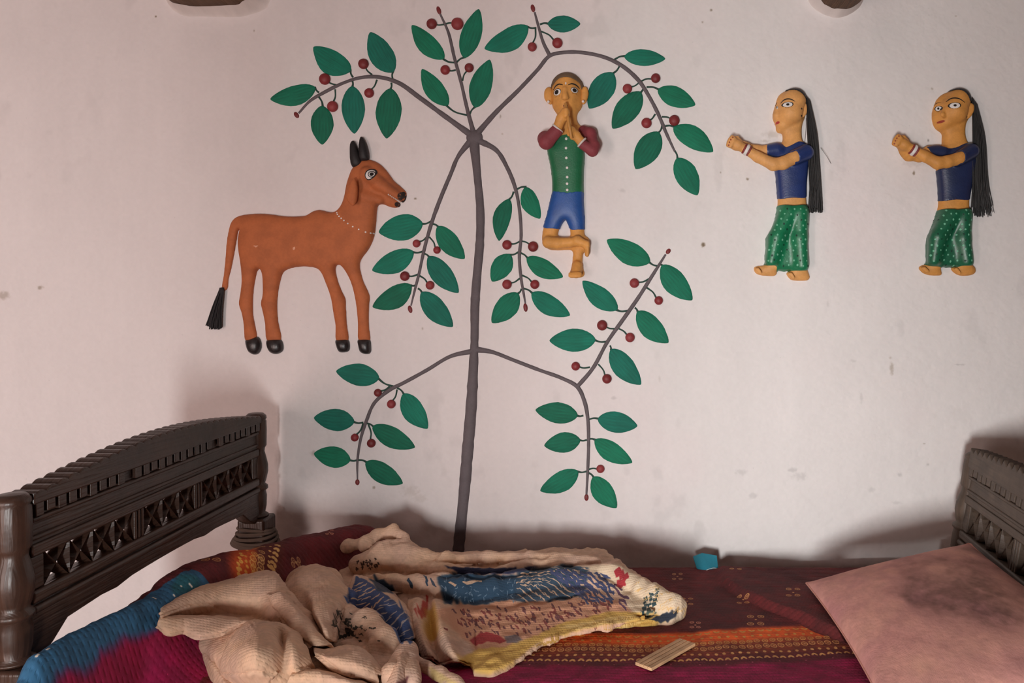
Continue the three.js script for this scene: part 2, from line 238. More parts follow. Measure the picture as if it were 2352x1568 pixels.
// roof beams that run out of the wall over the bed, with plaster smeared round their feet
const beamMat = new THREE.MeshStandardMaterial({ color: '#7d6450', map: tiled(T.wood, 0.5), roughness: 0.85, bumpMap: tiled(T.woodBump, 0.5), bumpScale: 0.012 });
function beam(u, vBottom, halfW, halfH, pow, label, sd, smear = 1) {
  const c = P(u, vBottom, 0), cy = c.y + halfH, t = thing('roof_beam', label, 'beam');
  const ring = (th, k, z) => { const cs = Math.cos(th), sn = Math.sin(th), r = 1 + 0.07 * (fbm(cs * 2 + 5, sn * 2 + 5, z * 3 + sd, 3) - 0.5); return V(c.x + halfW * k * r * Math.sign(cs) * Math.pow(Math.abs(cs), pow), cy + halfH * k * r * Math.sign(sn) * Math.pow(Math.abs(sn), pow), z); };
  mesh('log', grid(48, 60, (a, b) => ring(-a * 2 * Math.PI, 1, lerp(-0.02, FRONT - 0.01, b)), (q, a, b) => [b * 3.3, a * 0.8]), beamMat, t);
  mesh('plaster_collar', grid(64, 10, (a, b) => { const th = -a * 2 * Math.PI, n = fbm(Math.cos(th) * 3 + 9, Math.sin(th) * 3 + 9, sd, 3); return ring(th, lerp(1.0 + smear * (0.16 + 0.10 * n), 1.005, Math.pow(b, 0.55)), -0.003 + (0.035 + 0.05 * n) * Math.pow(b, 1.6)); }, (q) => [q.x, q.y]), limeMat, t);
}
beam(501, 27, 0.152, 0.13, 0.55, 'wide flat-bottomed wooden roof beam with a whitewashed foot', 3);
beam(1920, 36, 0.086, 0.09, 0.95, 'round log roof beam with flaking whitewash at its foot', 8, 0.5);
// unseen post behind the viewer, added to cast a soft band on the wall
{ const g = new THREE.CylinderGeometry(0.085, 0.095, RH - 0.01, 20, 12); const p = g.attributes.position; for (let i = 0; i < p.count; i++) { const k = 1 + 0.12 * (fbm(p.getX(i) * 12 + 5, p.getY(i) * 2, p.getZ(i) * 12, 3) - 0.5); p.setX(i, p.getX(i) * k); p.setZ(i, p.getZ(i) * k); } g.computeVertexNormals();
  tag(mesh('shade_post', boxUV(g.translate(-0.487, RH / 2, 2.88), 'y'), beamMat), 'rough wooden post added unseen behind the viewer to shade the wall', 'post'); }
// ------------------------------------------------------------------ the tree relief
function ridge(pts, ratio = 0.42, seg = 6) {                           // half round strip on the wall through [u, v, width in pixels]
  const q = pts.map(([u, v, w]) => { const p = P(u, v, 0); return V(p.x, p.y, w * 0.00134); }), c = new THREE.CatmullRomCurve3(q), n = Math.max(6, pts.length * 7), pos = [], idx = [], K = 8;
  for (let i = 0; i <= n; i++) {
    const p = c.getPoint(i / n), d = c.getTangent(i / n), l = Math.hypot(d.x, d.y) || 1, h = p.z / 2 * (1 + 0.22 * (fbm(p.x * 60, p.y * 60, 4, 2) - 0.5));
    for (let k = 0; k <= K; k++) { const a = Math.PI * k / K, s = Math.cos(a) * h; pos.push(p.x + d.y / l * s, p.y - d.x / l * s, Math.sin(a) * h * ratio * 2 - 0.001); }
  }
  for (let i = 0; i < n; i++) for (let k = 0; k < K; k++) { const a = i * (K + 1) + k, b = a + K + 1; idx.push(a, b + 1, b, a, a + 1, b + 1); }
  const g = new THREE.BufferGeometry(); g.setAttribute('position', new THREE.Float32BufferAttribute(pos, 3)); g.setIndex(idx); g.computeVertexNormals(); return xyUV(g);
}
function leafGeo([tx, ty, bx, by, w, bow = 0]) {                      // tip, base, greatest width and sideways bow, in pixels
  const t = P(tx, ty, 0), b = P(bx, by, 0), dx = t.x - b.x, dy = t.y - b.y, L = Math.hypot(dx, dy), ex = dx / L, ey = dy / L, n = 14, pos = [], idx = [], S = [-1, -0.86, -0.45, 0, 0.45, 0.86, 1], Z = [-0.001, 0.0028, 0.0042, 0.0047, 0.0042, 0.0028, -0.001];
  const wm = w * 0.00134 / 2 * 1.04;
  for (let i = 0; i <= n; i++) {
    const s = i / n, ss = 0.5 - 0.5 * Math.cos(Math.PI * s), h = wm * Math.pow(Math.sin(Math.PI * Math.pow(ss, 0.86)), 0.72) + 0.0006, o = bow * 0.00134 * Math.sin(Math.PI * ss);
    for (let k = 0; k < 7; k++) { const a = S[k] * h * (1 + 0.05 * (noise(i * 0.7, k > 3 ? 9 : 2, tx) - 0.5)) + o; pos.push(b.x + ex * L * ss - ey * a, b.y + ey * L * ss + ex * a, Z[k] * smooth(0, 0.25, Math.min(h / wm, 1)) ); }
  }
  for (let i = 0; i < n; i++) for (let k = 0; k < 6; k++) { const a = i * 7 + k, c = a + 7; idx.push(a, c, c + 1, a, c + 1, a + 1); }
  const g = new THREE.BufferGeometry(); g.setAttribute('position', new THREE.Float32BufferAttribute(pos, 3)); g.setIndex(idx); g.computeVertexNormals();
  const p = g.attributes.position, uv = new Float32Array(p.count * 2), j = tx * 0.013; for (let i = 0; i < p.count; i++) { const X = p.getX(i) - b.x, Y = p.getY(i) - b.y; uv[2 * i] = (X * ex + Y * ey) * 0.6 + j; uv[2 * i + 1] = (-X * ey + Y * ex) * 1.6 + j * 3; } g.setAttribute('uv', new THREE.BufferAttribute(uv, 2));
  return g;
}
const tree = thing('tree_relief', 'tall painted tree with grey branches, green leaves and red berries moulded on the white wall', 'wall relief');
mesh('trunk', ridge([[1088, 318, 26], [1096, 400, 18], [1103, 482, 20], [1102, 558, 21], [1095, 640, 21], [1091, 700, 22], [1090, 778, 19], [1087, 850, 23], [1082, 939, 26], [1074, 1035, 27], [1066, 1131, 26], [1056, 1230, 26], [1053, 1262, 26], [1050, 1300, 26]], 0.3), M.branch, tree);
mesh('knot', xyUV(new THREE.SphereGeometry(0.0255, 24, 16).scale(1, 0.95, 0.4).translate(...P(1090, 316, 0).toArray())), M.branch, tree);
const branches = [
  [[1085, 312, 16], [1010, 258, 11], [965, 225, 12], [915, 190, 10], [870, 177, 9], [830, 178, 8], [790, 190, 8], [745, 212, 8], [712, 232, 7], [686, 260, 5]],
  [[1089, 310, 12], [1073, 250, 9], [1058, 185, 8], [1043, 130, 8], [1030, 75, 7], [1011, 32, 5]],
  [[1095, 308, 15], [1140, 257, 11], [1190, 208, 10], [1235, 160, 9], [1263, 128, 9], [1300, 120, 9], [1340, 121, 9], [1390, 132, 9], [1430, 152, 10], [1467, 185, 10], [1490, 220, 9], [1512, 262, 9], [1530, 305, 8], [1550, 348, 5]],
  [[1264, 130, 9], [1248, 98, 8], [1238, 65, 7], [1228, 28, 5]],
  [[1082, 322, 16], [1052, 360, 10], [1035, 400, 10], [1010, 460, 10], [992, 510, 9], [975, 570, 8], [962, 630, 7], [953, 665, 6], [944, 702, 4]],
  [[1098, 322, 16], [1140, 345, 11], [1165, 385, 10], [1183, 430, 9], [1193, 480, 8], [1197, 540, 8], [1193, 590, 8], [1197, 640, 7], [1203, 675, 6], [1207, 698, 4]],
  [[1086, 806, 14], [1035, 818, 9], [980, 850, 9], [925, 880, 9], [895, 895, 9], [860, 925, 8], [842, 965, 8], [828, 1010, 7], [821, 1060, 6], [821, 1100, 4]],
  [[1092, 802, 15], [1130, 808, 10], [1180, 827, 9], [1240, 850, 9], [1290, 868, 9], [1326, 888, 10], [1342, 920, 10], [1350, 960, 9], [1352, 1010, 8], [1350, 1080, 7], [1347, 1135, 5]],
  [[1325, 889, 10], [1362, 845, 9], [1395, 785, 9], [1430, 735, 10], [1465, 685, 9], [1500, 630, 8], [1529, 584, 5]]];
for (const b of branches) mesh('branch', ridge(b), M.branch, tree);
const leaves = [ // tip, base, width, bow, where its stalk meets the branch
  [621, 228, 725, 202, 46, 6, 733, 213], [720, 108, 806, 163, 56, 8, 811, 178], [850, 74, 903, 166, 56, 4, 902, 182], [740, 332, 740, 243, 52, 0, 732, 222], [814, 307, 809, 198, 53, 0, 809, 184], [888, 318, 897, 203, 59, 0, 899, 190],
  [946, 58, 1020, 135, 44, 5, 1046, 144], [1100, 21, 1066, 133, 47, 0, 1048, 144], [969, 159, 1029, 242, 44, 4, 1075, 265], [1125, 137, 1091, 247, 50, 2, 1078, 265],
  [1113, 112, 1213, 61, 52, 8, 1232, 64], [1333, 55, 1258, 55, 38, 0, 1240, 56], [1528, 135, 1434, 130, 38, 0, 1411, 137], [1353, 249, 1408, 167, 56, 0, 1424, 150], [1407, 295, 1472, 211, 54, 0, 1478, 200], [1597, 241, 1511, 206, 46, 0, 1485, 200],
  [1460, 388, 1513, 303, 56, 0, 1521, 288], [1638, 348, 1547, 292, 50, 4, 1528, 289], [1602, 448, 1555, 363, 52, 0, 1549, 345],
  [870, 533, 971, 513, 60, 0, 990, 508], [1067, 594, 1005, 520, 46, -4, 994, 514], [855, 621, 950, 578, 50, 4, 972, 577], [1053, 672, 984, 589, 48, -3, 974, 582], [856, 705, 945, 655, 50, 6, 955, 655], [1040, 750, 968, 671, 50, -3, 960, 662],
  [1146, 553, 1169, 457, 40, -6, 1180, 440], [1240, 502, 1206, 430, 40, -5, 1188, 434], [1130, 646, 1172, 584, 46, 0, 1192, 578], [1293, 636, 1210, 592, 42, -4, 1194, 580], [1130, 741, 1190, 673, 50, 2, 1198, 663], [1309, 724, 1221, 673, 45, -4, 1202, 662],
  [772, 852, 871, 868, 50, 0, 908, 888], [982, 984, 926, 904, 50, -4, 912, 890], [721, 959, 814, 968, 50, 0, 835, 970], [953, 1027, 856, 979, 47, -3, 838, 971], [721, 1041, 805, 1056, 48, 0, 822, 1056], [925, 1110, 840, 1061, 46, -3, 822, 1056],
  [1394, 551, 1493, 602, 52, 3, 1512, 611], [1590, 689, 1520, 609, 52, -4, 1512, 608], [1338, 645, 1418, 711, 46, 4, 1443, 713], [1535, 787, 1464, 715, 50, -4, 1458, 706], [1262, 782, 1368, 780, 52, 0, 1396, 784], [1472, 883, 1403, 802, 50, -4, 1401, 793],
  [1230, 941, 1327, 954, 48, 0, 1340, 954], [1464, 978, 1373, 962, 48, 0, 1350, 964], [1250, 1023, 1333, 1010, 46, 0, 1348, 1010], [1452, 1062, 1366, 1010, 44, -4, 1351, 1008], [1241, 1127, 1328, 1082, 46, 4, 1348, 1082], [1416, 1166, 1362, 1095, 48, -3, 1351, 1085]];
leaves.forEach((l, i) => {
  const m = mesh('leaf', leafGeo(l), M.leaf[(i * 7 + (i >> 2)) % 5], tree), dx = l[6] - l[2], dy = l[7] - l[3];
  mesh('leaf_stalk', ridge([[l[2] - dx * 0.2, l[3] - dy * 0.2, 6], [l[2] + dx * 0.4 - dy * 0.12, l[3] + dy * 0.4 + dx * 0.12, 4.5], [l[6], l[7], 5]], 0.4), M.stalk, m);
});
const berries = [[745, 181, 13, 772, 195], [834, 146, 12, 855, 172], [763, 244, 12.5, 770, 205], [847, 213, 11, 866, 183], [991, 54, 12, 1020, 56], [1050, 54, 14, 1020, 56], [1022, 160, 11, 1047, 161], [1077, 155, 10.5, 1062, 186], [1222, 107, 10.5, 1230, 66], [1280, 98, 12, 1243, 72],
  [1506, 179, 11, 1468, 189], [1441, 203, 11, 1470, 188], [1485, 282, 12, 1505, 262], [1549, 276, 12.5, 1520, 268], [956, 559, 9, 982, 542], [1003, 574, 8.5, 986, 544], [929, 634, 11, 960, 630], [987, 655, 10, 962, 632], [1164, 562, 11, 1196, 553], [1224, 566, 12, 1196, 553], [1164, 653, 11, 1194, 639], [1228, 653, 10.5, 1199, 632],
  [867, 902, 9, 898, 884], [898, 928, 10, 912, 894], [814, 1005, 9, 834, 972], [852, 1018, 10, 846, 974], [1457, 650, 11, 1491, 640], [1513, 690, 10, 1485, 660], [1383, 747, 12, 1415, 755], [1447, 775, 11, 1418, 753], [1322, 841, 10, 1355, 843], [1394, 870, 11, 1374, 836], [1379, 1077, 9.5, 1350, 1078]];
berries.forEach(([u, v, r, au, av], i) => {
  const c = P(u, v, 0.006), m = mesh('berry', xyUV(new THREE.SphereGeometry(r * 0.00134, 20, 14).scale(1, 1, 0.75).translate(c.x, c.y, 0.003)), M.berry[i % 3], tree), dx = au - u, dy = av - v;
  mesh('berry_stalk', ridge([[u + dx * 0.2, v + dy * 0.2, 4.5], [u + dx * 0.55 - dy * 0.08, v + dy * 0.55 + dx * 0.08, 4], [au, av, 4.5]], 0.45), M.stalk, m);
});
for (const [u, v, ang, l] of [[681, 264, 2.2, 8], [1008, 24, 1.9, 10], [1224, 19, 1.8, 9], [942, 710, -1.3, 9], [1207, 706, -1.45, 10], [821, 1107, -1.57, 7], [1535, 577, 0.9, 7], [1347, 1142, -1.57, 8]])
  mesh('bud', xyUV(new THREE.SphereGeometry(1, 14, 10).scale(l * 0.00134, 5 * 0.00134, 0.004).rotateZ(ang).translate(...P(u, v, 0).toArray())), M.berry[1], tree);

// ------------------------------------------------------------------ clay figures
const zoomed = (scale, ox, oy, z = 0) => (x, y, zz = z) => { const p = P(ox + x / scale, oy + y / scale, zz); return [p.x, p.y]; };
const ringOf = (map, flat, z, n = 4) => { const r = []; for (let i = 0; i < flat.length; i += 2) r.push(map(flat[i], flat[i + 1], z)); return smoothRing(r, n); };
const chainOf = (map, k, list) => list.map(([x, y, z, r]) => { const [a, b] = map(x, y, z); return [V(a, b, z), r * k]; });
function relief(name, col, box, h, mat, parent, zmax = 0.13) { return mesh(name, xyUV(surfaceNets(col, [box[0], box[1], -0.006], [box[2], box[3], zmax], h)), mat, parent); }
const clip = (col, sdf, grow = 0) => (x, y) => { const d = sdf(x, y); if (d > 0.02) return () => 0.02; const f = col(x, y); return (z) => Math.max(f(z) - grow, d); };
const boxOf = (ring, m = 0.012) => { let a = [1e9, 1e9, -1e9, -1e9]; for (const [x, y] of ring) a = [Math.min(a[0], x - m), Math.min(a[1], y - m), Math.max(a[2], x + m), Math.max(a[3], y + m)]; return a; };
const black = paint('#1d191b', 0.6), white = paint('#efeae6', 0.6), ink = paint('#17120f', 0.65);
function hairStrands(n, root, tipFn, r0, sway, sd) { seed = sd; const gs = []; for (let i = 0; i < n; i++) { const a = root(i / (n - 1)), b = tipFn(i / (n - 1)); const m1 = a.clone().lerp(b, 0.33), m2 = a.clone().lerp(b, 0.7); for (const q of [m1, m2]) { q.x += (rnd() - 0.5) * sway; q.z += (rnd() - 0.3) * sway * 0.7; } b.z += (rnd() - 0.4) * sway * 0.5; gs.push(tube([a, m1, m2, b], r0 * (0.7 + 0.6 * rnd()), 12, 4)); } return xyUV(mergeGeometries(gs)); }

// the cow
{
  const c = zoomed(2.8, 450, 280, 0.02), cow = thing('cow_relief', 'orange clay cow with black horns and hooves in relief on the wall', 'wall relief');
  const outline = ringOf(c, [1000, 285, 1050, 240, 1110, 238, 1170, 265, 1220, 315, 1260, 370, 1310, 415, 1340, 445, 1342, 470, 1325, 500, 1300, 515, 1295, 540, 1270, 547, 1230, 540, 1195, 525, 1165, 528, 1155, 545, 1148, 620, 1140, 700, 1125, 760, 1095, 820, 1050, 880, 1040, 920, 1050, 980, 1070, 1040, 1103, 1115, 1100, 1180, 1098, 1260, 1100, 1330, 1106, 1410, 1070, 1415, 1035, 1410, 1030, 1300, 1015, 1150, 985, 1030, 945, 950, 915, 918, 890, 920, 883, 950, 895, 1010, 920, 1080, 948, 1140, 950, 1200, 957, 1310, 966, 1410, 930, 1415, 890, 1410, 885, 1310, 870, 1220, 855, 1130, 820, 1030, 790, 960, 765, 940, 700, 928, 640, 930, 575, 945, 545, 965, 525, 1020, 510, 1100, 505, 1180, 510, 1280, 530, 1410, 485, 1415, 442, 1410, 430, 1300, 412, 1210, 402, 1165, 413, 1120, 415, 1040, 410, 960, 398, 942, 380, 950, 365, 1000, 352, 1080, 348, 1150, 350, 1250, 372, 1405, 335, 1415, 303, 1412, 292, 1310, 278, 1230, 260, 1170, 270, 1100, 278, 1020, 272, 900, 260, 820, 257, 760, 263, 715, 272, 686, 256, 692, 243, 750, 225, 850, 205, 950, 190, 1010, 180, 1080, 150, 1078, 160, 990, 172, 880, 180, 780, 195, 690, 215, 635, 250, 605, 310, 592, 400, 587, 480, 593, 550, 603, 640, 604, 700, 598, 740, 572, 780, 562, 810, 568, 850, 577, 890, 572, 925, 530, 945, 470, 955, 410, 975, 340], 0.02, 3);
  const body = cushion([outline], { flat: 0.75, deep: 0.042, z0: 0.002, cell: 0.003 });
  const k = 0.00134 / 2.8, extra = boneCol(bones([chainOf(c, k, [[1100, 330, 0.028, 40], [1180, 400, 0.03, 38], [1290, 470, 0.028, 26]]), chainOf(c, k, [[1080, 480, 0.022, 40], [1180, 500, 0.024, 25]])]), 0.01);
  const col = union([body.col, extra], 0.012);
  const terracotta = paint('#bd6a3d', 0.75);
  const bm = relief('body', col, body.box, 0.0028, terracotta, cow, 0.08);
  const hoof = paint('#211c1e', 0.4, 0.4);
  for (const h of [[303, 1402, 330, 1398, 380, 1383, 400, 1410, 402, 1460, 385, 1490, 360, 1498, 325, 1480, 308, 1440], [440, 1405, 470, 1398, 530, 1402, 545, 1440, 540, 1475, 500, 1495, 460, 1480, 440, 1435], [885, 1405, 905, 1400, 965, 1402, 972, 1470, 945, 1483, 910, 1480, 893, 1450], [1028, 1405, 1045, 1398, 1105, 1402, 1113, 1440, 1110, 1485, 1085, 1495, 1045, 1480, 1033, 1440]]) { const r = ringOf(c, h, 0.02), q = cushion([r], { flat: 1.35, deep: 0.04, cell: 0.002 }); relief('hoof', q.col, q.box, 0.002, hoof, cow, 0.06); }
  for (const h of [[1000, 285, 985, 170, 990, 130, 1003, 117, 1015, 125, 1040, 190, 1063, 265, 1040, 290], [1050, 245, 1045, 130, 1055, 92, 1065, 95, 1090, 140, 1105, 240, 1080, 248]]) { const r = ringOf(c, h, 0.02), q = cushion([r], { flat: 1.2, deep: 0.04, z0: 0.012, cell: 0.002 }); relief('horn', q.col, q.box, 0.002, black, cow, 0.06); }
  { const r = ringOf(c, [1022, 362, 1040, 398, 1044, 460, 1036, 515, 1015, 541, 990, 522, 974, 492, 984, 440, 1000, 392], 0.05), q = cushion([r], { flat: 0.9, deep: 0.02, z0: 0.056, cell: 0.002 }); const f = (x, y) => { const g = q.col(x, y); return (z) => Math.max(g(z), 0.035 - z); }; relief('ear', f, q.box, 0.002, terracotta, cow, 0.09); }
  { const q = (x, y) => c(x, y, 0.055), e = q(1115, 332), p = q(1124, 333); const kk = k * 0.98;
    const eye = mesh('eye', spot(col, e[0], e[1], 42 * kk, 32 * kk, -2.2 + Math.PI, 0.0005, 26), ink, cow);
    mesh('eye_white', spot(col, ...q(1114, 333), 35 * kk, 25 * kk, -2.2 + Math.PI, 0.001, 26), white, eye);
    mesh('iris_ring', spot(col, ...p, 23 * kk, 22 * kk, 0, 0.0014, 22), ink, eye); mesh('iris', spot(col, ...p, 18 * kk, 17 * kk, 0, 0.0018, 22), white, eye); mesh('pupil', spot(col, ...p, 12 * kk, 12 * kk, 0, 0.0022, 18), ink, eye);
    mesh('nostril', spot(col, ...c(1319, 477, 0.03), 17 * k, 34 * k, -0.25, 0.0008), paint('#33241f'), cow);
    mesh('mouth', spot(col, ...c(1283, 526, 0.03), 14 * k, 16 * k, -0.6, 0.0008), paint('#33241f'), cow);
    mesh('teeth', stroke(col, [c(1280, 495, 0.03), c(1294, 505, 0.03), c(1306, 520, 0.03)], 9 * k, 0.0014), white, cow);
    const dots = (name, pts, r, z) => { const m = new THREE.Group(); m.name = name; cow.add(m); mesh('bead_dots', mergeGeometries(pts.map(([x, y]) => spot(col, ...c(x, y, z), r * k, r * k, 0, 0.0008, 10))), white, m); };
    dots('muzzle_band', [[1233, 465], [1244, 471], [1254, 479], [1265, 486], [1274, 492]], 4.5, 0.045);
    dots('necklace', [[897, 580], [903, 592], [915, 605], [930, 618], [948, 632], [973, 652], [1005, 672], [1042, 689], [1083, 706], [1110, 711], [1123, 711]], 5, 0.04);
    mesh('paint_chip', spot(col, ...c(380, 798, 0.04), 17 * k, 7 * k, 0, 0.0006, 14, (t) => 0.8 + 0.3 * Math.sin(3 * t)), paint('#e0a484'), cow); mesh('paint_chip', spot(col, ...c(627, 812, 0.04), 8 * k, 15 * k, 0, 0.0006, 14, (t) => 0.8 + 0.25 * Math.sin(2 * t + 1)), paint('#e0a484'), cow);
  }
  const w3 = (x, y, z) => { const p = c(x, y, z); return V(p[0], p[1], z); };
  seed = 4; const gs = []; for (let i = 0; i < 46; i++) { const t = i / 45, a = w3(152 + 26 * t, 1076 + 4 * rnd(), 0.004 + 0.012 * rnd()), e = w3(64 + 98 * t + 6 * (rnd() - 0.5), lerp(1305, 1328, smooth(0, 0.3, t)) + 14 * (rnd() - 0.5), 0.003 + 0.016 * rnd()); const m = a.clone().lerp(e, 0.5); m.x += (rnd() - 0.5) * 0.003; m.z += 0.006 * rnd(); gs.push(tube([a, m, e], 0.0016, 8, 5)); }
  gs.push(tube([w3(165, 1068, 0.01), w3(166, 1085, 0.012), w3(164, 1100, 0.01)], 0.0065, 6, 10));
  mesh('tail_tuft', xyUV(mergeGeometries(gs)), paint('#221e20', 0.75), cow);
}
const skin = paint('#e3a152', 0.62), lipRed = paint('#a4322e'), cuffWhite = paint('#eadfd8');
// the flute player
{
  const c = zoomed(3.0154, 1180, 140, 0.02), k = 0.00134 / 3.0154, man = thing('flute_player_relief', 'clay man in green vest and blue shorts playing a flute while standing on one leg', 'wall relief');
  const outline = ringOf(c, [262, 150, 278, 115, 310, 90, 350, 80, 400, 85, 440, 105, 468, 140, 480, 178, 478, 230, 476, 280, 465, 322, 442, 350, 437, 400, 452, 435, 490, 455, 520, 480, 505, 530, 487, 590, 487, 660, 481, 740, 479, 830, 478, 915, 480, 1000, 484, 1080, 486, 1155, 492, 1205, 515, 1222, 527, 1280, 522, 1330, 512, 1357, 500, 1345, 490, 1322, 480, 1330, 474, 1390, 480, 1440, 488, 1472, 478, 1492, 430, 1500, 380, 1496, 385, 1465, 395, 1430, 404, 1380, 402, 1312, 300, 1309, 245, 1303, 210, 1280, 192, 1240, 195, 1190, 205, 1145, 230, 1060, 252, 960, 264, 910, 263, 800, 252, 720, 232, 620, 225, 540, 250, 480, 290, 455, 300, 420, 296, 360, 275, 330, 262, 297, 255, 230], 0.02, 4);
  const hole = ringOf(c, [356, 1096, 375, 1120, 386, 1160, 385, 1212, 345, 1220, 305, 1206, 312, 1160, 335, 1112], 0.02, 4);
  const body = cushion([outline, hole], { flat: 0.85, deep: 0.042, z0: 0.003, cell: 0.0028 });
  const limb = (l) => chainOf(c, k, l);
  const skinBones = bones([limb([[366, 165, 0.012, 76], [366, 230, 0.014, 88], [366, 300, 0.012, 66]]),                                             // head
    limb([[354, 195, 0.054, 14], [354, 235, 0.058, 16], [354, 252, 0.060, 17]]), limb([[340, 256, 0.055, 10], [370, 256, 0.055, 10]]),             // nose
    limb([[392, 1255, 0.03, 34], [300, 1262, 0.03, 38], [240, 1255, 0.024, 42]]), limb([[440, 1245, 0.035, 38], [500, 1270, 0.04, 22], [508, 1330, 0.035, 14]]),
    limb([[440, 1420, 0.02, 36], [432, 1470, 0.034, 34]]), ...[388, 408, 426, 444, 460].map((x, i) => limb([[x + 2, 1474, 0.052, 11], [x, 1488, 0.056, 10]])),   // foot and toes
    ...[1262, 1285, 1308, 1330, 1348].map((y, i) => limb([[503, y - 4, 0.045, 9], [510 + (i < 4 ? 2 : -2), y, 0.048, 9]])),
    limb([[298, 470, 0.085, 33], [328, 400, 0.088, 31], [352, 352, 0.09, 26]]), limb([[470, 565, 0.08, 31], [430, 515, 0.084, 29], [402, 480, 0.086, 24]]),
    // fingers closed on the flute
    ...[0, 1, 2, 3].map((i) => limb([[344 - 2 * i, 340 + 15 * i, 0.10, 9], [362, 335 + 15 * i, 0.106, 8.5], [377, 343 + 14 * i, 0.10, 7.5]])), limb([[345, 400, 0.095, 9], [365, 405, 0.096, 8]]),
    ...[0, 1, 2, 3].map((i) => limb([[412 + 2 * i, 465 + 15 * i, 0.095, 9], [396, 462 + 15 * i, 0.101, 8.5], [379, 470 + 14 * i, 0.096, 7.5]])), limb([[420, 530, 0.09, 9], [398, 536, 0.092, 8]])]);
  const col = union([body.col, boneCol(skinBones, 0.008)], 0.01);
  const bx = [body.box[0] - 0.02, body.box[1] - 0.004, body.box[2] + 0.01, body.box[3]];
  relief('body', col, bx, 0.0025, skin, man);
  for (const e of [[258, 184, 232, 180, 213, 202, 210, 250, 222, 275, 240, 292, 262, 297], [474, 182, 500, 176, 516, 210, 511, 255, 492, 293, 474, 296]]) { const q = cushion([ringOf(c, e, 0.02)], { flat: 0.9, deep: 0.02, z0: 0.014, cell: 0.002 }); relief('ear', q.col, q.box, 0.002, skin, man, 0.06); }
  for (const [x, y] of [[240, 282], [480, 280]]) mesh('earring', xyUV(new THREE.SphereGeometry(0.0042, 12, 8).translate(...c(x, y, 0.035), 0.035)), white, man);
  const headCol = union([body.col, boneCol(skinBones.slice(0, 2), 0.008)], 0.01);
  const region = (flat, grow, name, mat) => { const r = ringOf(c, flat, 0.03, 4), s = polySDF([r]); return relief(name, clip(name === 'hair' ? headCol : body.col, s, grow), boxOf(r), 0.0025, mat, man, 0.08); };
  const vest = region([340, 512, 300, 530, 215, 560, 220, 640, 240, 740, 250, 830, 252, 920, 370, 926, 490, 918, 490, 800, 498, 660, 520, 560, 450, 520, 395, 508], 0.0018, 'vest', paint('#1b7048', 0.45, 0.25));
  region([250, 905, 370, 912, 490, 905, 492, 1000, 496, 1156, 440, 1166, 398, 1166, 375, 1150, 355, 1150, 318, 1160, 270, 1158, 196, 1146, 220, 1050], 0.0024, 'shorts', paint('#22559f', 0.5, 0.1));
  region([240, 188, 255, 140, 275, 105, 320, 72, 380, 66, 450, 92, 490, 140, 496, 190, 470, 192, 452, 150, 408, 126, 350, 120, 302, 132, 270, 160], 0.002, 'hair', paint('#78614a', 0.9));
  const vc = clip(body.col, () => -1, 0.0018);
  for (const [x, y] of [[362, 535], [361, 600], [363, 668], [368, 736], [369, 801], [368, 847], [369, 890]]) { const q = c(x, y, 0.042); mesh('button', xyUV(new THREE.SphereGeometry(0.0042, 12, 8).scale(1, 1, 0.5).translate(q[0], q[1], topZ(vc, q[0], q[1]) + 0.0005)), white, vest); }
  const sleeve = (chain, wrist, nrm) => { const b = bones([limb(chain)]), cc = boneCol(b.slice(0, -1), 0.012), cw = boneCol(b.slice(-1), 0.012), [wx, wy] = c(wrist[0], wrist[1], 0.085), f = (x, y) => { const g = cc(x, y), g2 = cw(x, y), d = (x - wx) * nrm[0] + (y - wy) * nrm[1]; return (z) => smin(g(z), Math.max(g2(z), d), 0.008); }; let q = [1e9, 1e9, -1e9, -1e9]; for (const s of b) for (const e of [s.a, s.b]) q = [Math.min(q[0], e.x - 0.03), Math.min(q[1], e.y - 0.03), Math.max(q[2], e.x + 0.03), Math.max(q[3], e.y + 0.03)]; return relief('sleeve', f, q, 0.0025, paint('#8f3c44', 0.7), man, 0.125); };
  const n1 = [0.62, 0.78], n2 = [-0.72, 0.69];
  const s1 = sleeve([[262, 520, 0.03, 40], [220, 540, 0.06, 48], [225, 560, 0.08, 48], [300, 480, 0.085, 42]], [303, 468], n1), s2 = sleeve([[485, 485, 0.025, 38], [530, 505, 0.04, 38], [556, 590, 0.065, 36], [545, 622, 0.075, 36], [470, 572, 0.082, 34]], [474, 566], n2);
  const cuff = (p, n, r, parent) => { const [x, y] = c(p[0], p[1], 0.085), t = new THREE.TorusGeometry(r, 0.0032, 8, 24), d = V(n[0], n[1], 0.12).normalize(); t.applyQuaternion(new THREE.Quaternion().setFromUnitVectors(V(0, 0, 1), d)); mesh('cuff', xyUV(t.translate(x, y, 0.085)), cuffWhite, parent); };
  cuff([304, 466], n1, 0.0165, s1); cuff([472, 564], n2, 0.0155, s2);
  { const a = c(357, 294, 0.085), b = c(402, 540, 0.1); mesh('flute', xyUV(tube([V(...a, 0.082), V(...c(378, 410, 0.112), 0.112), V(...b, 0.108)], 0.005, 20, 10)), paint('#c98d45', 0.5), man); }
  const f = (x, y) => c(x, y, 0.06), kk = k * 0.975;
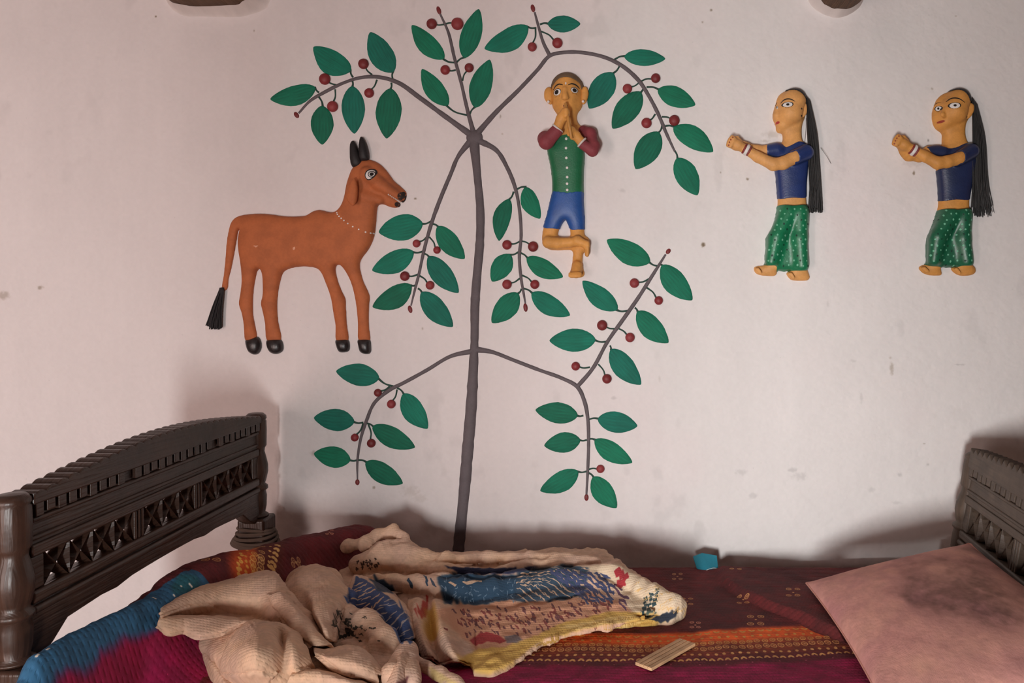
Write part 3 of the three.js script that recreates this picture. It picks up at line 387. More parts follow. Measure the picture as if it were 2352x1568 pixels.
  for (const [x, y, rx, ry, px, pr, brow] of [[297, 206, 26, 21, 293, 12, [[265, 182], [285, 157], [310, 150], [338, 160]]], [417, 193, 22, 18, 419, 11, [[375, 160], [400, 147], [430, 152], [450, 170]]]]) {
    const e = mesh('eye', spot(col, ...f(x, y - 1), rx * kk * 1.12, ry * kk * 1.14, 0, 0.0006, 26), ink, man); mesh('eye_white', spot(col, ...f(x, y + 1), rx * kk, ry * kk, 0, 0.0012, 26), white, e); mesh('iris', spot(col, ...f(px, y + 1), pr * 1.25 * kk, pr * 1.25 * kk, 0, 0.0017, 20), paint('#4a2f22'), e); mesh('pupil', spot(col, ...f(px, y + 1), pr * kk, pr * kk, 0, 0.0021, 20), ink, e);
    mesh('lashes', mergeGeometries([-0.6, -0.2, 0.2, 0.6].map((a) => stroke(col, [f(x + rx * a, y + ry * 1.2), f(x + rx * a * 1.1, y + ry * 1.5)], 3 * kk, 0.0007, 4))), paint('#6b4226'), e);
    mesh('eyebrow', stroke(col, brow.map((b) => f(...b)), 11 * kk), ink, man);
  }
  mesh('forehead_mark', spot(col, ...f(358, 148), 5 * kk, 11 * kk, 0, 0.0007, 12), white, man);
  mesh('mouth', spot(col, ...c(354, 298, 0.06), 17 * kk, 10 * kk, 0, 0.0007, 16), paint('#7c3a22'), man);
}
// the two women
function woman(w) {
  const c = zoomed(w.s, w.ox, w.oy, 0.02), k = 0.00134 / w.s, o = thing('woman_relief', w.label, 'wall relief'), limb = (l) => chainOf(c, k, l);
  const body = cushion([ringOf(c, w.body, 0.02, 4)], { flat: 0.85, deep: 0.042, z0: 0.003, cell: 0.0028 });
  const [wx, wy] = w.wrist, [hx, hy] = w.hand, ux = hx - wx, uy = hy - wy, ul = Math.hypot(ux, uy), ex = ux / ul, ey = uy / ul, sx = -ey, sy = ex; // along the hand and across it
  const at = (a, b) => [wx + ex * a + sx * b, wy + ey * a + sy * b];
  const fingers = []; for (let i = 0; i < 4; i++) { const b = -33 + 22 * i, q0 = at(ul * 0.95, b * 0.9), q1 = at(ul * 1.22 - Math.abs(i - 1.5) * 5, b), q2 = at(ul * 1.12 - Math.abs(i - 1.5) * 5, b); fingers.push(limb([[q0[0], q0[1], 0.07, 13], [q1[0], q1[1], 0.066, 12.5], [q2[0], q2[1], 0.045, 11]])); }
  const th0 = at(ul * 0.45, 34), th1 = at(ul * 0.8, 44), th2 = at(ul * 1.08, 34);
  const armB = bones([limb(w.nearArm), limb([[wx, wy, 0.058, 30], [...at(ul * 0.5, 0), 0.06, 36], [...at(ul * 0.9, 0), 0.058, 40]]), limb([[...at(ul * 0.6, -20), 0.052, 26], [...at(ul * 0.95, -18), 0.052, 24]]), limb([[...th0, 0.055, 15], [...th1, 0.05, 14], [...th2, 0.045, 11]]), ...fingers]);
  const farB = bones([limb(w.farArm)]), headB = bones([limb(w.head)]), noseB = bones([limb(w.nose)]), feetB = bones(w.toes.map(limb));
  const col = union([body.col, boneCol(headB, 0.012), boneCol(noseB, 0.006), boneCol(farB, 0.012), boneCol(armB, 0.006), boneCol(feetB, 0.004)], 0.009);
  const [lx, ly] = c(hx - 60, hy, 0.06);
  relief('body', col, [lx - 0.01, body.box[1] - 0.006, body.box[2], body.box[3]], 0.0025, w.skin, o, 0.1);
  const region = (flat, base, grow, name, mat, z = 0.03) => { const r = ringOf(c, flat, z, 4); return relief(name, clip(base, polySDF([r]), grow), boxOf(r), 0.0025, mat, o, 0.1); };
  const sleeveNear = boneCol(bones([limb(w.nearArm.slice(0, 2).map((q, i) => [q[0], q[1], q[2], q[3] + 3]))]), 0.01), sleeveFar = boneCol(bones([limb(w.farArm.slice(0, 2).map((q) => [q[0], q[1], q[2], q[3] + 3]))]), 0.01);
  region(w.blouse, union([body.col, sleeveNear, sleeveFar], 0.01), 0.0022, 'blouse', w.blouseMat);
  const legCol = union([body.col, boneCol(bones(w.legs.map(limb)), 0.012)], 0.02);
  const skirt = region(w.skirt, legCol, 0.0026, 'skirt', w.skirtMat);
  const sk = clip(legCol, () => -1, 0.0026), inS = polySDF([ringOf(c, w.skirt, 0.03, 4)]); seed = w.sd; const d1 = [], d2 = [];
  for (let r = 0; r < 12; r++) for (let q = 0; q < 8; q++) { const x = 360 + q * 47 + (r % 2) * 23 + 16 * (rnd() - 0.5), y = 985 + r * 38 + 14 * (rnd() - 0.5), p = c(x, y, 0.045); if (inS(...p) < -0.005) { const g = spot(sk, p[0], p[1], (5.5 + 2 * rnd()) * k, (6 + 3 * rnd()) * k, 0, 0.0007, 9); ((r * 5 + q * 3) % 4 === 0 ? d2 : d1).push(g); } }
  const pd = mesh('pale_dots', mergeGeometries(d1), paint('#74bd9b'), skirt), dd = mesh('dark_dots', mergeGeometries(d2), paint('#083b2c'), skirt); pd.userData.kind = dd.userData.kind = 'stuff';
  // bangles
  for (const [a, r, m, n] of [[-4, 0.0034, paint('#8e2f2b'), 'red_bangle'], [-24, 0.006, white, 'white_bangle'], [-44, 0.0034, paint('#8e3f3b'), 'red_bangle']]) { const q = at(a, 0), [x, y] = c(q[0], q[1], 0.058), d = V(ex, -ey, 0).normalize(), t = new THREE.TorusGeometry(w.wristR * k + 0.0006, r * 0.55, 8, 26); t.scale(1, 1, 1.6); t.applyQuaternion(new THREE.Quaternion().setFromUnitVectors(V(0, 0, 1), d)); mesh(n, xyUV(t.translate(x, y, 0.058)), m, o); }
  for (let i = 0; i < 4; i++) { const b = -33 + 22 * i, q = at(ul * 1.22 - Math.abs(i - 1.5) * 5 - 3, b), p = c(q[0], q[1], 0.072); mesh('fingernail', spot(col, p[0], p[1], 6 * k, 6 * k, 0, 0.0006, 10), paint('#a3472c'), o); }
  // face
  const f = (x, y) => c(x, y, x < 490 ? 0.036 : 0.05);
  for (const e of w.eyes) { const [x, y, rx, ry, px] = e, g = mesh('eye', spot(col, ...f(x, y - 2), rx * k * 1.1, ry * k * 1.14, w.tilt, 0.0006, 26, (t) => 1 - 0.12 * Math.cos(2 * t + Math.PI)), ink, o); mesh('eye_white', spot(col, ...f(x, y), rx * k * 0.98, ry * k * 0.96, w.tilt, 0.0011, 26), white, g); mesh('iris', spot(col, ...f(px, y - 1), 11 * k * Math.min(1, rx / 28), 9 * k, 0, 0.0016, 18), ink, g);
    if (rx > 10) mesh('lashes', mergeGeometries([-0.8, -0.5, -0.2, 0.1, 0.4, 0.7].map((a) => stroke(col, [f(x + rx * a, y + ry * Math.sqrt(1 - a * a) * 1.02), f(x + rx * a * 1.05, y + ry * Math.sqrt(1 - a * a) * 1.3 + 1)], 3 * k, 0.0007, 4))), ink, g); }
  for (const b of w.brows) mesh('eyebrow', stroke(col, b.p.map((q) => f(...q)), b.w * k), ink, o);
  mesh('lips', spot(col, ...f(w.lips[0], w.lips[1]), w.lips[2] * k, w.lips[3] * k, w.lips[4] || 0, 0.0007, 18), w.lipMat, o);
  const er = cushion([ringOf(c, w.ear, 0.035)], { flat: 0.6, deep: 0.02, z0: 0.03, cell: 0.002 }); relief('ear', (x, y) => { const g = er.col(x, y); return (z) => Math.max(g(z), 0.02 - z); }, er.box, 0.002, w.skin, o, 0.07);
  for (const [x, y] of w.earDots) mesh('ear_hole', spot(union([col, er.col], 0.003), ...c(x, y, 0.045), 7 * k, 7 * k, 0, 0.0007, 10), paint('#4d3222'), o);
  // hair: a cap painted on the head and long loose strands
  region(w.cap, union([body.col, boneCol(headB, 0.012)], 0.009), 0.0022, 'hair_cap', black, 0.03);
  const w3 = (x, y, z) => { const p = c(x, y, z); return V(p[0], p[1], z); };
  seed = w.sd + 5; const gs = [];
  for (let i = 0; i < 130; i++) {
    const t = i / 129, j = rnd(), a = w3(lerp(w.hair.top[0], w.hair.top[2], t), lerp(w.hair.top[1], w.hair.top[3], t) + 14 * rnd(), 0.012 + 0.02 * j), m1 = w3(lerp(w.hair.mid[0], w.hair.mid[2], t) + 5 * (rnd() - 0.5), w.hair.mid[1] + 10 * rnd(), 0.012 + 0.022 * j), m2 = w3(lerp(w.hair.low[0], w.hair.low[2], t) + 8 * (rnd() - 0.5), w.hair.low[1], 0.008 + 0.02 * j), e = w3(lerp(w.hair.tip[0], w.hair.tip[2], t) + 30 * (rnd() - 0.5), w.hair.tip[1] + 90 * (rnd() - 0.7), 0.004 + 0.018 * j);
    gs.push(tube([a, m1, m2, e], 0.0011 + 0.0006 * rnd(), 16, 4));
  }
  for (const [x0, y0, x1, y1] of w.stray || []) gs.push(tube([w3(x0, y0, 0.02), w3((x0 + x1) / 2 + 4, (y0 + y1) / 2, 0.03), w3(x1, y1, 0.01)], 0.0006, 8, 4));
  mesh('hair_strands', xyUV(mergeGeometries(gs)), paint('#2b2a2a', 0.55), o);
}
const blouseBlue = paint('#20366e', 0.42, 0.3), blouseNavy = paint('#1c2b52', 0.42, 0.3), skirtGreen = paint('#0b7a50', 0.45, 0.35), skirtDeep = paint('#0a6142', 0.45, 0.35);
woman({ s: 3.2667, ox: 1640, oy: 180, label: 'clay woman in profile with cobalt blouse and bright green skirt, beside the tree', skin: paint('#e6a863', 0.62), blouseMat: blouseBlue, skirtMat: skirtGreen, lipMat: paint('#b83430'), sd: 21, tilt: 0, wristR: 34,
  body: [470, 180, 480, 145, 500, 112, 545, 86, 600, 75, 650, 95, 685, 140, 700, 185, 700, 240, 688, 290, 670, 340, 665, 410, 675, 468, 700, 488, 730, 508, 744, 545, 735, 585, 715, 625, 706, 700, 699, 800, 698, 885, 703, 955, 712, 1040, 705, 1120, 692, 1200, 695, 1290, 705, 1350, 708, 1430, 726, 1490, 715, 1510, 650, 1517, 590, 1510, 565, 1490, 550, 1460, 570, 1445, 600, 1436, 540, 1442, 478, 1440, 478, 1460, 465, 1478, 400, 1480, 340, 1470, 312, 1450, 305, 1420, 320, 1408, 388, 1395, 393, 1330, 400, 1250, 400, 1200, 430, 1150, 460, 1080, 477, 1010, 484, 950, 485, 892, 478, 800, 468, 700, 440, 620, 402, 580, 402, 505, 440, 492, 500, 486, 518, 470, 522, 430, 515, 405, 490, 400, 473, 382, 470, 350, 462, 330, 450, 300, 447, 270, 455, 230],
  head: [[600, 170, 0.022, 88], [570, 260, 0.022, 90], [520, 340, 0.018, 45]], nose: [[470, 230, 0.02, 10], [464, 275, 0.022, 14], [472, 296, 0.02, 12]], wrist: [225, 525], hand: [135, 478],
  nearArm: [[690, 555, 0.038, 50], [605, 592, 0.05, 48], [520, 635, 0.056, 47], [445, 645, 0.058, 46], [330, 590, 0.058, 39], [225, 525, 0.058, 31]], farArm: [[470, 535, 0.02, 44], [400, 545, 0.022, 40], [320, 535, 0.025, 30], [240, 508, 0.03, 24], [175, 480, 0.035, 30]],
  blouse: [396, 500, 440, 484, 500, 478, 536, 514, 580, 500, 640, 470, 690, 478, 740, 505, 752, 545, 740, 590, 722, 640, 712, 720, 706, 800, 702, 887, 590, 895, 480, 894, 470, 800, 458, 690, 470, 650, 560, 640, 622, 632, 618, 600, 600, 560, 570, 570, 480, 598, 400, 582], skirt: [472, 955, 590, 958, 716, 955, 722, 1040, 714, 1120, 702, 1200, 705, 1290, 714, 1350, 712, 1432, 660, 1442, 600, 1442, 530, 1452, 478, 1447, 470, 1408, 384, 1398, 386, 1330, 391, 1250, 391, 1196, 422, 1140, 452, 1070, 466, 1010],
  legs: [[[560, 1010, 0.03, 60], [470, 1190, 0.036, 50], [432, 1370, 0.034, 36]], [[640, 1010, 0.03, 60], [645, 1200, 0.034, 46], [660, 1400, 0.032, 40]]],
  toes: [0, 1, 2, 3, 4].map((i) => [[330 + i * 5, 1440 + i * 7 - 10, 0.03, 10], [316 + i * 7, 1440 + i * 7 - 8, 0.028, 9]]).concat([0, 1, 2, 3, 4].map((i) => [[578 + i * 5, 1474 + i * 8 - 10, 0.03, 10], [564 + i * 8, 1474 + i * 8 - 8, 0.028, 9]])),
  eyes: [[550, 201, 33, 20, 550], [478, 213, 6, 13, 477]], brows: [{ p: [[507, 176], [530, 156], [562, 156], [605, 178]], w: 10 }, { p: [[472, 192], [477, 176], [484, 166]], w: 4 }], lips: [482, 326, 12, 10], ear: [650, 190, 672, 178, 692, 186, 703, 222, 697, 262, 672, 290, 652, 286, 642, 240], earDots: [[655, 230], [659, 280]],
  cap: [540, 84, 590, 58, 650, 60, 705, 100, 735, 150, 742, 205, 716, 215, 700, 185, 680, 150, 650, 124, 610, 100], hair: { top: [690, 130, 722, 170], mid: [702, 420, 772, 0], low: [718, 750, 800, 0], tip: [722, 985, 808, 0] }, stray: [[800, 520, 878, 640], [690, 300, 680, 480]] });
woman({ s: 3.268, ox: 2020, oy: 180, label: 'clay woman with navy blouse and dark green skirt, above the carved footboard', skin: paint('#dc9a4c', 0.62), blouseMat: blouseNavy, skirtMat: skirtDeep, lipMat: paint('#9c3b2a'), sd: 33, tilt: 0, wristR: 34,
  body: [430, 185, 445, 150, 480, 115, 540, 90, 590, 78, 650, 100, 690, 150, 715, 200, 708, 250, 685, 292, 664, 330, 656, 380, 660, 440, 682, 488, 715, 496, 745, 515, 753, 555, 738, 605, 718, 700, 702, 800, 686, 900, 686, 985, 690, 1080, 683, 1150, 685, 1250, 703, 1320, 710, 1393, 735, 1420, 736, 1455, 700, 1475, 620, 1478, 575, 1455, 552, 1425, 585, 1408, 540, 1414, 474, 1414, 481, 1470, 440, 1478, 380, 1473, 335, 1455, 308, 1418, 330, 1402, 366, 1390, 368, 1300, 375, 1200, 395, 1150, 430, 1060, 450, 990, 460, 905, 455, 800, 443, 690, 420, 600, 400, 545, 440, 510, 478, 505, 484, 450, 484, 410, 468, 392, 440, 372, 420, 340, 410, 290, 412, 240],
  head: [[590, 170, 0.022, 88], [550, 250, 0.022, 100], [500, 320, 0.018, 60]], nose: [[480, 235, 0.044, 10], [474, 272, 0.048, 14], [482, 282, 0.046, 12]], wrist: [238, 528], hand: [140, 470],
  nearArm: [[690, 545, 0.038, 48], [595, 602, 0.05, 46], [510, 625, 0.056, 44], [435, 635, 0.058, 44], [340, 585, 0.058, 39], [238, 528, 0.058, 31]], farArm: [[470, 545, 0.02, 40], [370, 548, 0.022, 36], [300, 585, 0.025, 38], [220, 575, 0.03, 40], [190, 545, 0.035, 34], [150, 490, 0.04, 30]],
  blouse: [322, 525, 380, 508, 440, 498, 480, 514, 520, 524, 580, 516, 640, 488, 700, 482, 752, 508, 762, 555, 746, 605, 726, 700, 710, 800, 694, 902, 575, 910, 456, 910, 448, 800, 436, 690, 480, 672, 560, 655, 600, 640, 605, 610, 590, 562, 540, 575, 450, 590, 380, 560], skirt: [442, 988, 570, 988, 700, 985, 698, 1080, 692, 1150, 694, 1250, 712, 1320, 714, 1396, 615, 1407, 590, 1417, 470, 1417, 455, 1412, 362, 1397, 360, 1300, 367, 1196, 387, 1140, 422, 1055],
  legs: [[[540, 1030, 0.03, 60], [435, 1190, 0.036, 50], [410, 1360, 0.034, 36]], [[625, 1030, 0.03, 60], [630, 1200, 0.034, 44], [655, 1370, 0.032, 40]]],
  toes: [0, 1, 2, 3, 4].map((i) => [[338 + i * 7, 1432 + i * 7 - 10, 0.03, 10], [322 + i * 8, 1432 + i * 7 - 8, 0.028, 9]]).concat([0, 1, 2, 3, 4].map((i) => [[580 + i * 6, 1440 + i * 8 - 10, 0.03, 10], [566 + i * 9, 1440 + i * 8 - 8, 0.028, 9]])),
  eyes: [[553, 212, 36, 22, 553], [452, 220, 14, 19, 452]], brows: [{ p: [[505, 172], [540, 150], [582, 155], [632, 187]], w: 10 }, { p: [[440, 182], [452, 172], [472, 176]], w: 5 }], lips: [466, 323, 21, 9, 0.05], ear: [662, 190, 690, 182, 713, 196, 717, 225, 702, 268, 672, 300, 655, 295, 648, 245], earDots: [[664, 284]],
  cap: [535, 88, 590, 62, 660, 68, 715, 120, 742, 190, 748, 230, 722, 230, 712, 196, 690, 182, 665, 178, 640, 140, 600, 100], hair: { top: [695, 140, 735, 195], mid: [702, 430, 790, 0], low: [698, 780, 815, 0], tip: [700, 1015, 838, 0] }, stray: [[830, 850, 862, 1010], [800, 850, 858, 1000], [800, 870, 850, 1005]] });
// ------------------------------------------------------------------ the carved bed
const LX = -1.105, RXB = 0.915, ZF = 0.14, ZN = 1.04, L = ZN - ZF;       // head end, foot end, far posts, near posts
const bed = thing('carved_wooden_bed', 'dark carved wooden bed with pierced head panel and turned posts against the wall', 'bed');
const wood = M.wood, woodGrey = woodMat('#655a50', 0.55);
function panelSolid(shapePts, thick, bevel = 0.003) {                  // outline in (depth, height), extruded across the board
  const s = new THREE.Shape(shapePts.map((p) => new THREE.Vector2(...p)));
  return boxUV(new THREE.ExtrudeGeometry(s, { depth: thick - 2 * bevel, bevelEnabled: true, bevelThickness: bevel, bevelSize: bevel, bevelSegments: 2, curveSegments: 8 }).rotateY(-Math.PI / 2).translate(thick / 2 - bevel, 0, 0), 'z');
}
function bar(z0, z1, y0, y1, thick, x = 0, r = 0.004) { return boxUV(new RoundedBoxGeometry(thick, y1 - y0, z1 - z0, 2, Math.min(r, thick * 0.45, (y1 - y0) * 0.45)).translate(x, (y0 + y1) / 2, (z0 + z1) / 2), 'z'); }
function blade(z0, y0, z1, y1, w, t, x = 0) {                          // carved leaf between two points: ridge along the middle
  const dz = z1 - z0, dy = y1 - y0, l = Math.hypot(dz, dy), ez = dz / l, ey = dy / l, pos = [], idx = [], n = 6;
  for (let i = 0; i <= n; i++) { const s = i / n, h = w / 2 * (0.18 + 0.82 * Math.pow(Math.sin(Math.PI * s), 0.8)), cz = z0 + dz * s, cy = y0 + dy * s; for (const [a, b] of [[0, t / 2], [1, -t * 0.15], [0, -t / 2], [-1, -t * 0.15]]) pos.push(x + b, cy + a * h * ez, cz - a * h * ey); }
  for (let i = 0; i < n; i++) for (let k = 0; k < 4; k++) { const a = i * 4 + k, b = i * 4 + (k + 1) % 4; idx.push(a, b, b + 4, a, b + 4, a + 4); }
  idx.push(0, 2, 1, 0, 3, 2); const m = n * 4; idx.push(m, m + 1, m + 2, m, m + 2, m + 3);
  const g = new THREE.BufferGeometry(); g.setAttribute('position', new THREE.Float32BufferAttribute(pos, 3)); g.setIndex(idx); const q = g.toNonIndexed(); q.computeVertexNormals(); return boxUV(q, 'z');
}
function post(top, base, r, low) {                                    // turned post with block foot
  const pr = [[0, top], [r * 0.7, top - 0.001], [r * 0.96, top - 0.008], [r, top - 0.016], [r * 0.9, top - 0.02], [r * 0.98, top - 0.024], [r, top - 0.05], [r * 0.97, top - 0.095], [r * 0.82, top - 0.102], [r * 0.78, top - 0.112], [r * 0.9, top - 0.125], [r * 1.08, top - 0.15], [r * 1.1, top - 0.17], [r * 0.92, top - 0.195], [r * 0.8, top - 0.205], [r * 1.06, top - 0.212], [r * 1.08, top - 0.22], [r * 0.86, top - 0.226], [r * 0.96, top - 0.24], [r * 0.92, base + 0.03], [r * 0.8, base + 0.012], [r * 1.1, base + 0.006], [r * 1.12, base], [0, base]];
  const g = new THREE.LatheGeometry(pr.map((p) => new THREE.Vector2(...p)).reverse(), 28);
  const block = boxUV(new RoundedBoxGeometry(r * 2.7, base - low, r * 2.7, 3, 0.008).translate(0, (base + low) / 2, 0), 'y');
  const leg = new THREE.LatheGeometry([[0, 0], [r * 0.7, 0], [r * 0.95, 0.02], [r * 0.7, 0.09], [r * 0.9, 0.2], [r * 1.05, low - 0.05], [r * 0.9, low], [0, low]].map((p) => new THREE.Vector2(...p)), 20);
  return [boxUV(g, 'y'), block, boxUV(leg, 'y')];
}
function boardEnd(o) {
  const end = [];
  const add = (name, geo, mat = o.mat) => { o.place(geo); geo.computeVertexNormals && 0; const m = mesh(name, geo, mat, bed); end.push(m); return m; };
  const z0 = 0.02, z1 = L - 0.02, { crest, crestMid, denT, denB, latT, latB, apron } = o;
  // crest with carved upper edge
  const pts = [], n = o.teeth, arch = (s) => lerp(crest, crestMid, Math.sin(Math.PI * clamp(s)));
  for (let i = 0; i < n; i++) { const s0 = i / n, s1 = (i + 1) / n; if (o.saw) { pts.push([lerp(z0, z1, s0), arch(s0)], [lerp(z0, z1, s0 + 0.30 / n), arch(s0) - 0.014]); } else { for (let k = 0; k < 5; k++) { const s = lerp(s0, s1, k / 5); pts.push([lerp(z0, z1, s), arch(s) - 0.0055 + 0.0055 * Math.sin(Math.PI * k / 5)]); } } }
  pts.push([z1, arch(1)], [z1, denT - 0.004], [z0, denT - 0.004]);
  const cr = add('crest_rail', panelSolid(pts, o.thick + 0.008));
  add('frieze_board', bar(z0, z1, latT + 0.012, denT, o.thick * 0.62));
  const nd = o.dentils; for (let i = 0; i < nd; i++) { const w = (z1 - z0) / nd, za = z0 + w * (i + 0.14), zb = z0 + w * (i + 0.82); if (o.gap && o.gap.includes(i)) continue; add('dentil', bar(za, zb, denB + 0.002 * Math.sin(i * 2.3), denT + 0.002, o.thick * 0.9, 0.004, 0.002)); }
  add('moulding', bar(z0, z1, denB - 0.012, denB - 0.002, o.thick * 0.95, 0, 0.005)); add('moulding', bar(z0, z1, lerp(denB, latT, 0.55) - 0.005, lerp(denB, latT, 0.55) + 0.004, o.thick * 0.82, 0, 0.004));
  add('upper_rail', bar(z0, z1, latT, latT + 0.022, o.thick * 0.9, 0, 0.004)); add('lower_rail', bar(z0, z1, latB - 0.024, latB, o.thick * 0.95, 0, 0.006)); add('moulding', bar(z0, z1, latB - 0.042, latB - 0.027, o.thick * 1.05, 0, 0.006));
  // pierced band: groups of carved crosses divided by upright slats
  if (o.backing) add('back_board', bar(z0, z1, latB, latT, 0.012, -o.thick * 0.32));
  const sec = o.sections; let z = z0 + 0.03;
  for (const [kind, count, width] of sec) {
    const w = width / count;
    for (let i = 0; i < count; i++) {
      const a = z + i * w, b = a + w;
      if (kind === 'x') { add('carved_blade', blade(a + 0.003, latB, b - 0.003, latT, 0.022, 0.026, 0.001)); add('carved_blade', blade(a + 0.003, latT, b - 0.003, latB, 0.022, 0.026, -0.001)); if (i) add('carved_blade', blade(a, latB + 0.001, a, latT - 0.001, 0.026, 0.024, 0.003)); }
      else add('upright_slat', bar(a + 0.0015, b - 0.0015, latB - 0.001, latT + 0.001, o.thick * 0.6, 0.003, 0.004));
    }
    z += width;
  }
  add('stile', bar(z0, z0 + 0.03, latB, latT, o.thick * 0.7)); add('stile', bar(z, z1, latB, latT, o.thick * 0.7));
  // apron with a cut-out arch
  const ap = [[z0, latB - 0.04], [z1, latB - 0.04], [z1, apron - 0.055], [z1 - 0.05, apron - 0.03]]; for (let i = 0; i <= 14; i++) { const s = 1 - i / 14; ap.push([lerp(z0 + 0.09, z1 - 0.09, s), apron + 0.012 * Math.sin(Math.PI * s) - 0.012 * (i % 7 === 3 ? 0.4 : 0)]); } ap.push([z0 + 0.05, apron - 0.03], [z0, apron - 0.055]);
  add('apron', panelSolid(ap, o.thick * 0.75));
  for (const zz of [0, L]) { const [p, b, l] = post(o.top, o.base, o.r, 0.42); for (const g of [p, b, l]) g.translate(0, 0, zz); const pm = add('post', p); add('post_block', b); add('leg', l); }
}
const secX = 0.06;
boardEnd({ mat: wood, thick: 0.044, crest: 1.008, crestMid: 1.046, denT: 0.997, denB: 0.968, latT: 0.894, latB: 0.832, apron: 0.752, teeth: 30, dentils: 30, gap: [8, 20], top: 1.016, base: 0.715, r: 0.029, sections: [['x', 4, 0.262], ['s', 3, 0.036], ['x', 3, 0.20], ['s', 3, 0.036], ['x', 4, 0.262]], place: (g) => g.translate(0, -0.9, 0).rotateX(0.02).translate(LX, 0.905, ZF) });
const lean = new THREE.Matrix4().makeTranslation(RXB, 0.5, ZF).multiply(new THREE.Matrix4().makeRotationZ(-0.15)).multiply(new THREE.Matrix4().makeRotationX(0.045)).multiply(new THREE.Matrix4().makeTranslation(0, -0.5, L)).multiply(new THREE.Matrix4().makeRotationY(Math.PI));
boardEnd({ mat: woodGrey, thick: 0.044, saw: true, backing: true, crest: 0.925, crestMid: 0.945, denT: 0.88, denB: 0.852, latT: 0.77, latB: 0.692, apron: 0.63, teeth: 30, dentils: 30, top: 0.912, base: 0.605, r: 0.029, sections: [['x', 4, 0.262], ['s', 3, 0.036], ['x', 3, 0.20], ['s', 3, 0.036], ['x', 4, 0.262]], place: (g) => g.applyMatrix4(lean) });
for (const z of [ZF, ZN]) mesh('side_rail', boxUV(new RoundedBoxGeometry(RXB - LX - 0.04, 0.07, 0.05, 3, 0.012).translate((RXB + LX) / 2, 0.452, z)), wood, bed);
for (const x of [LX + 0.03, RXB - 0.03]) mesh('end_rail', boxUV(new RoundedBoxGeometry(0.05, 0.07, L, 3, 0.012).translate(x, 0.452, (ZF + ZN) / 2), 'z'), wood, bed);
{ // woven rope that binds the far post
  const g = []; for (let i = 0; i < 6; i++) { const y = 0.685 - i * 0.009, R = 0.044 + i * 0.003; g.push(tube(Array.from({ length: 13 }, (_, k) => { const a = k / 12 * 2 * Math.PI; return V(LX + R * 1.1 * Math.cos(a), y + 0.006 * Math.sin(a + i) - 0.004 * Math.cos(a), ZF + R * 0.95 * Math.sin(a)); }), 0.0048, 40, 7)); }
  g.forEach((q) => mesh('rope_coil', q, new THREE.MeshStandardMaterial({ color: '#a08b7d', roughness: 0.95, bumpMap: tiled(T.weave, 0.03), bumpScale: 0.003 }), bed));
}
// ------------------------------------------------------------------ mattress and tie-dyed quilt
const QX0 = LX + 0.035, QX1 = RXB - 0.03, QZ0 = 0.055, QZ1 = 1.12;
function crease(x, z, line, w, asym = 1) {                             // how near a point is to a crest line: weight and height
  let best = 1e9, hh = 0; for (let i = 0; i + 1 < line.length; i++) { const a = line[i], b = line[i + 1], ex = b[0] - a[0], ez = b[1] - a[1], t = clamp(((x - a[0]) * ex + (z - a[1]) * ez) / (ex * ex + ez * ez)), d = Math.hypot(x - a[0] - ex * t, z - a[1] - ez * t); if (d < best) { best = d; hh = lerp(a[2], b[2], t); } }
  return hh * Math.exp(-Math.pow(best / w, 2.4));
}
const roll1 = [[-1.035, 0.80, 0.175], [-1.02, 0.68, 0.195], [-1.0, 0.58, 0.19], [-0.955, 0.45, 0.172], [-0.92, 0.33, 0.16], [-0.86, 0.22, 0.15], [-0.80, 0.14, 0.142]];
const roll2 = [[-0.975, 0.62, 0.145], [-1.0, 0.76, 0.165], [-1.022, 0.87, 0.182], [-1.032, 1.03, 0.185], [-1.032, 1.12, 0.185]], R2W = 0.05;
const flapPts = [[1645, 1290], [1700, 1294], [1780, 1309], [1860, 1333], [1940, 1352], [1940, 1455], [1870, 1427], [1831, 1407], [1759, 1382], [1704, 1355], [1654, 1325]].map(([u, v]) => { const q = onY(u, v, 0.58); return [q.x, Math.max(q.z, 0.06)]; });
const flapSDF = polySDF([flapPts]);
function quiltH(x, z) {
  let h = 0.553 + 0.010 * (fbm(x * 5, z * 7, 2, 3) - 0.5) + 0.004 * (fbm(x * 24, z * 34, 6, 3) - 0.5);
  const m = 0, m2 = smin(-crease(x, z, roll1, 0.105), -crease(x, z, roll2, R2W), 0.02);
  h += -m2 * (1 + 0.10 * (fbm(x * 18, z * 18, 9, 3) - 0.5)) * smooth(QX0 - 0.015, QX0 + 0.03, x);
  h += 0.02 * smooth(0.004, -0.022, flapSDF(x, z)) * smooth(0.06, 0.1, z + 0.04);
  const e = Math.min(z - QZ0, QZ1 - z, x - QX0, QX1 - x); h -= 0.035 * Math.pow(1 - smooth(0, 0.05, e), 2);
  return h;
}
function onQuilt(u, v) {                                              // where the sight line of a photo pixel meets the quilt
  const d = V((u - CX) / F, -(v - CY) / F, -1); let t = 1.0; for (; t < 2.6; t += 0.004) if (CAMY + d.y * t < quiltH(clamp(d.x * t, QX0, QX1), clamp(CAMZ - t, QZ0, QZ1))) break; return [d.x * t, CAMZ - t];
}
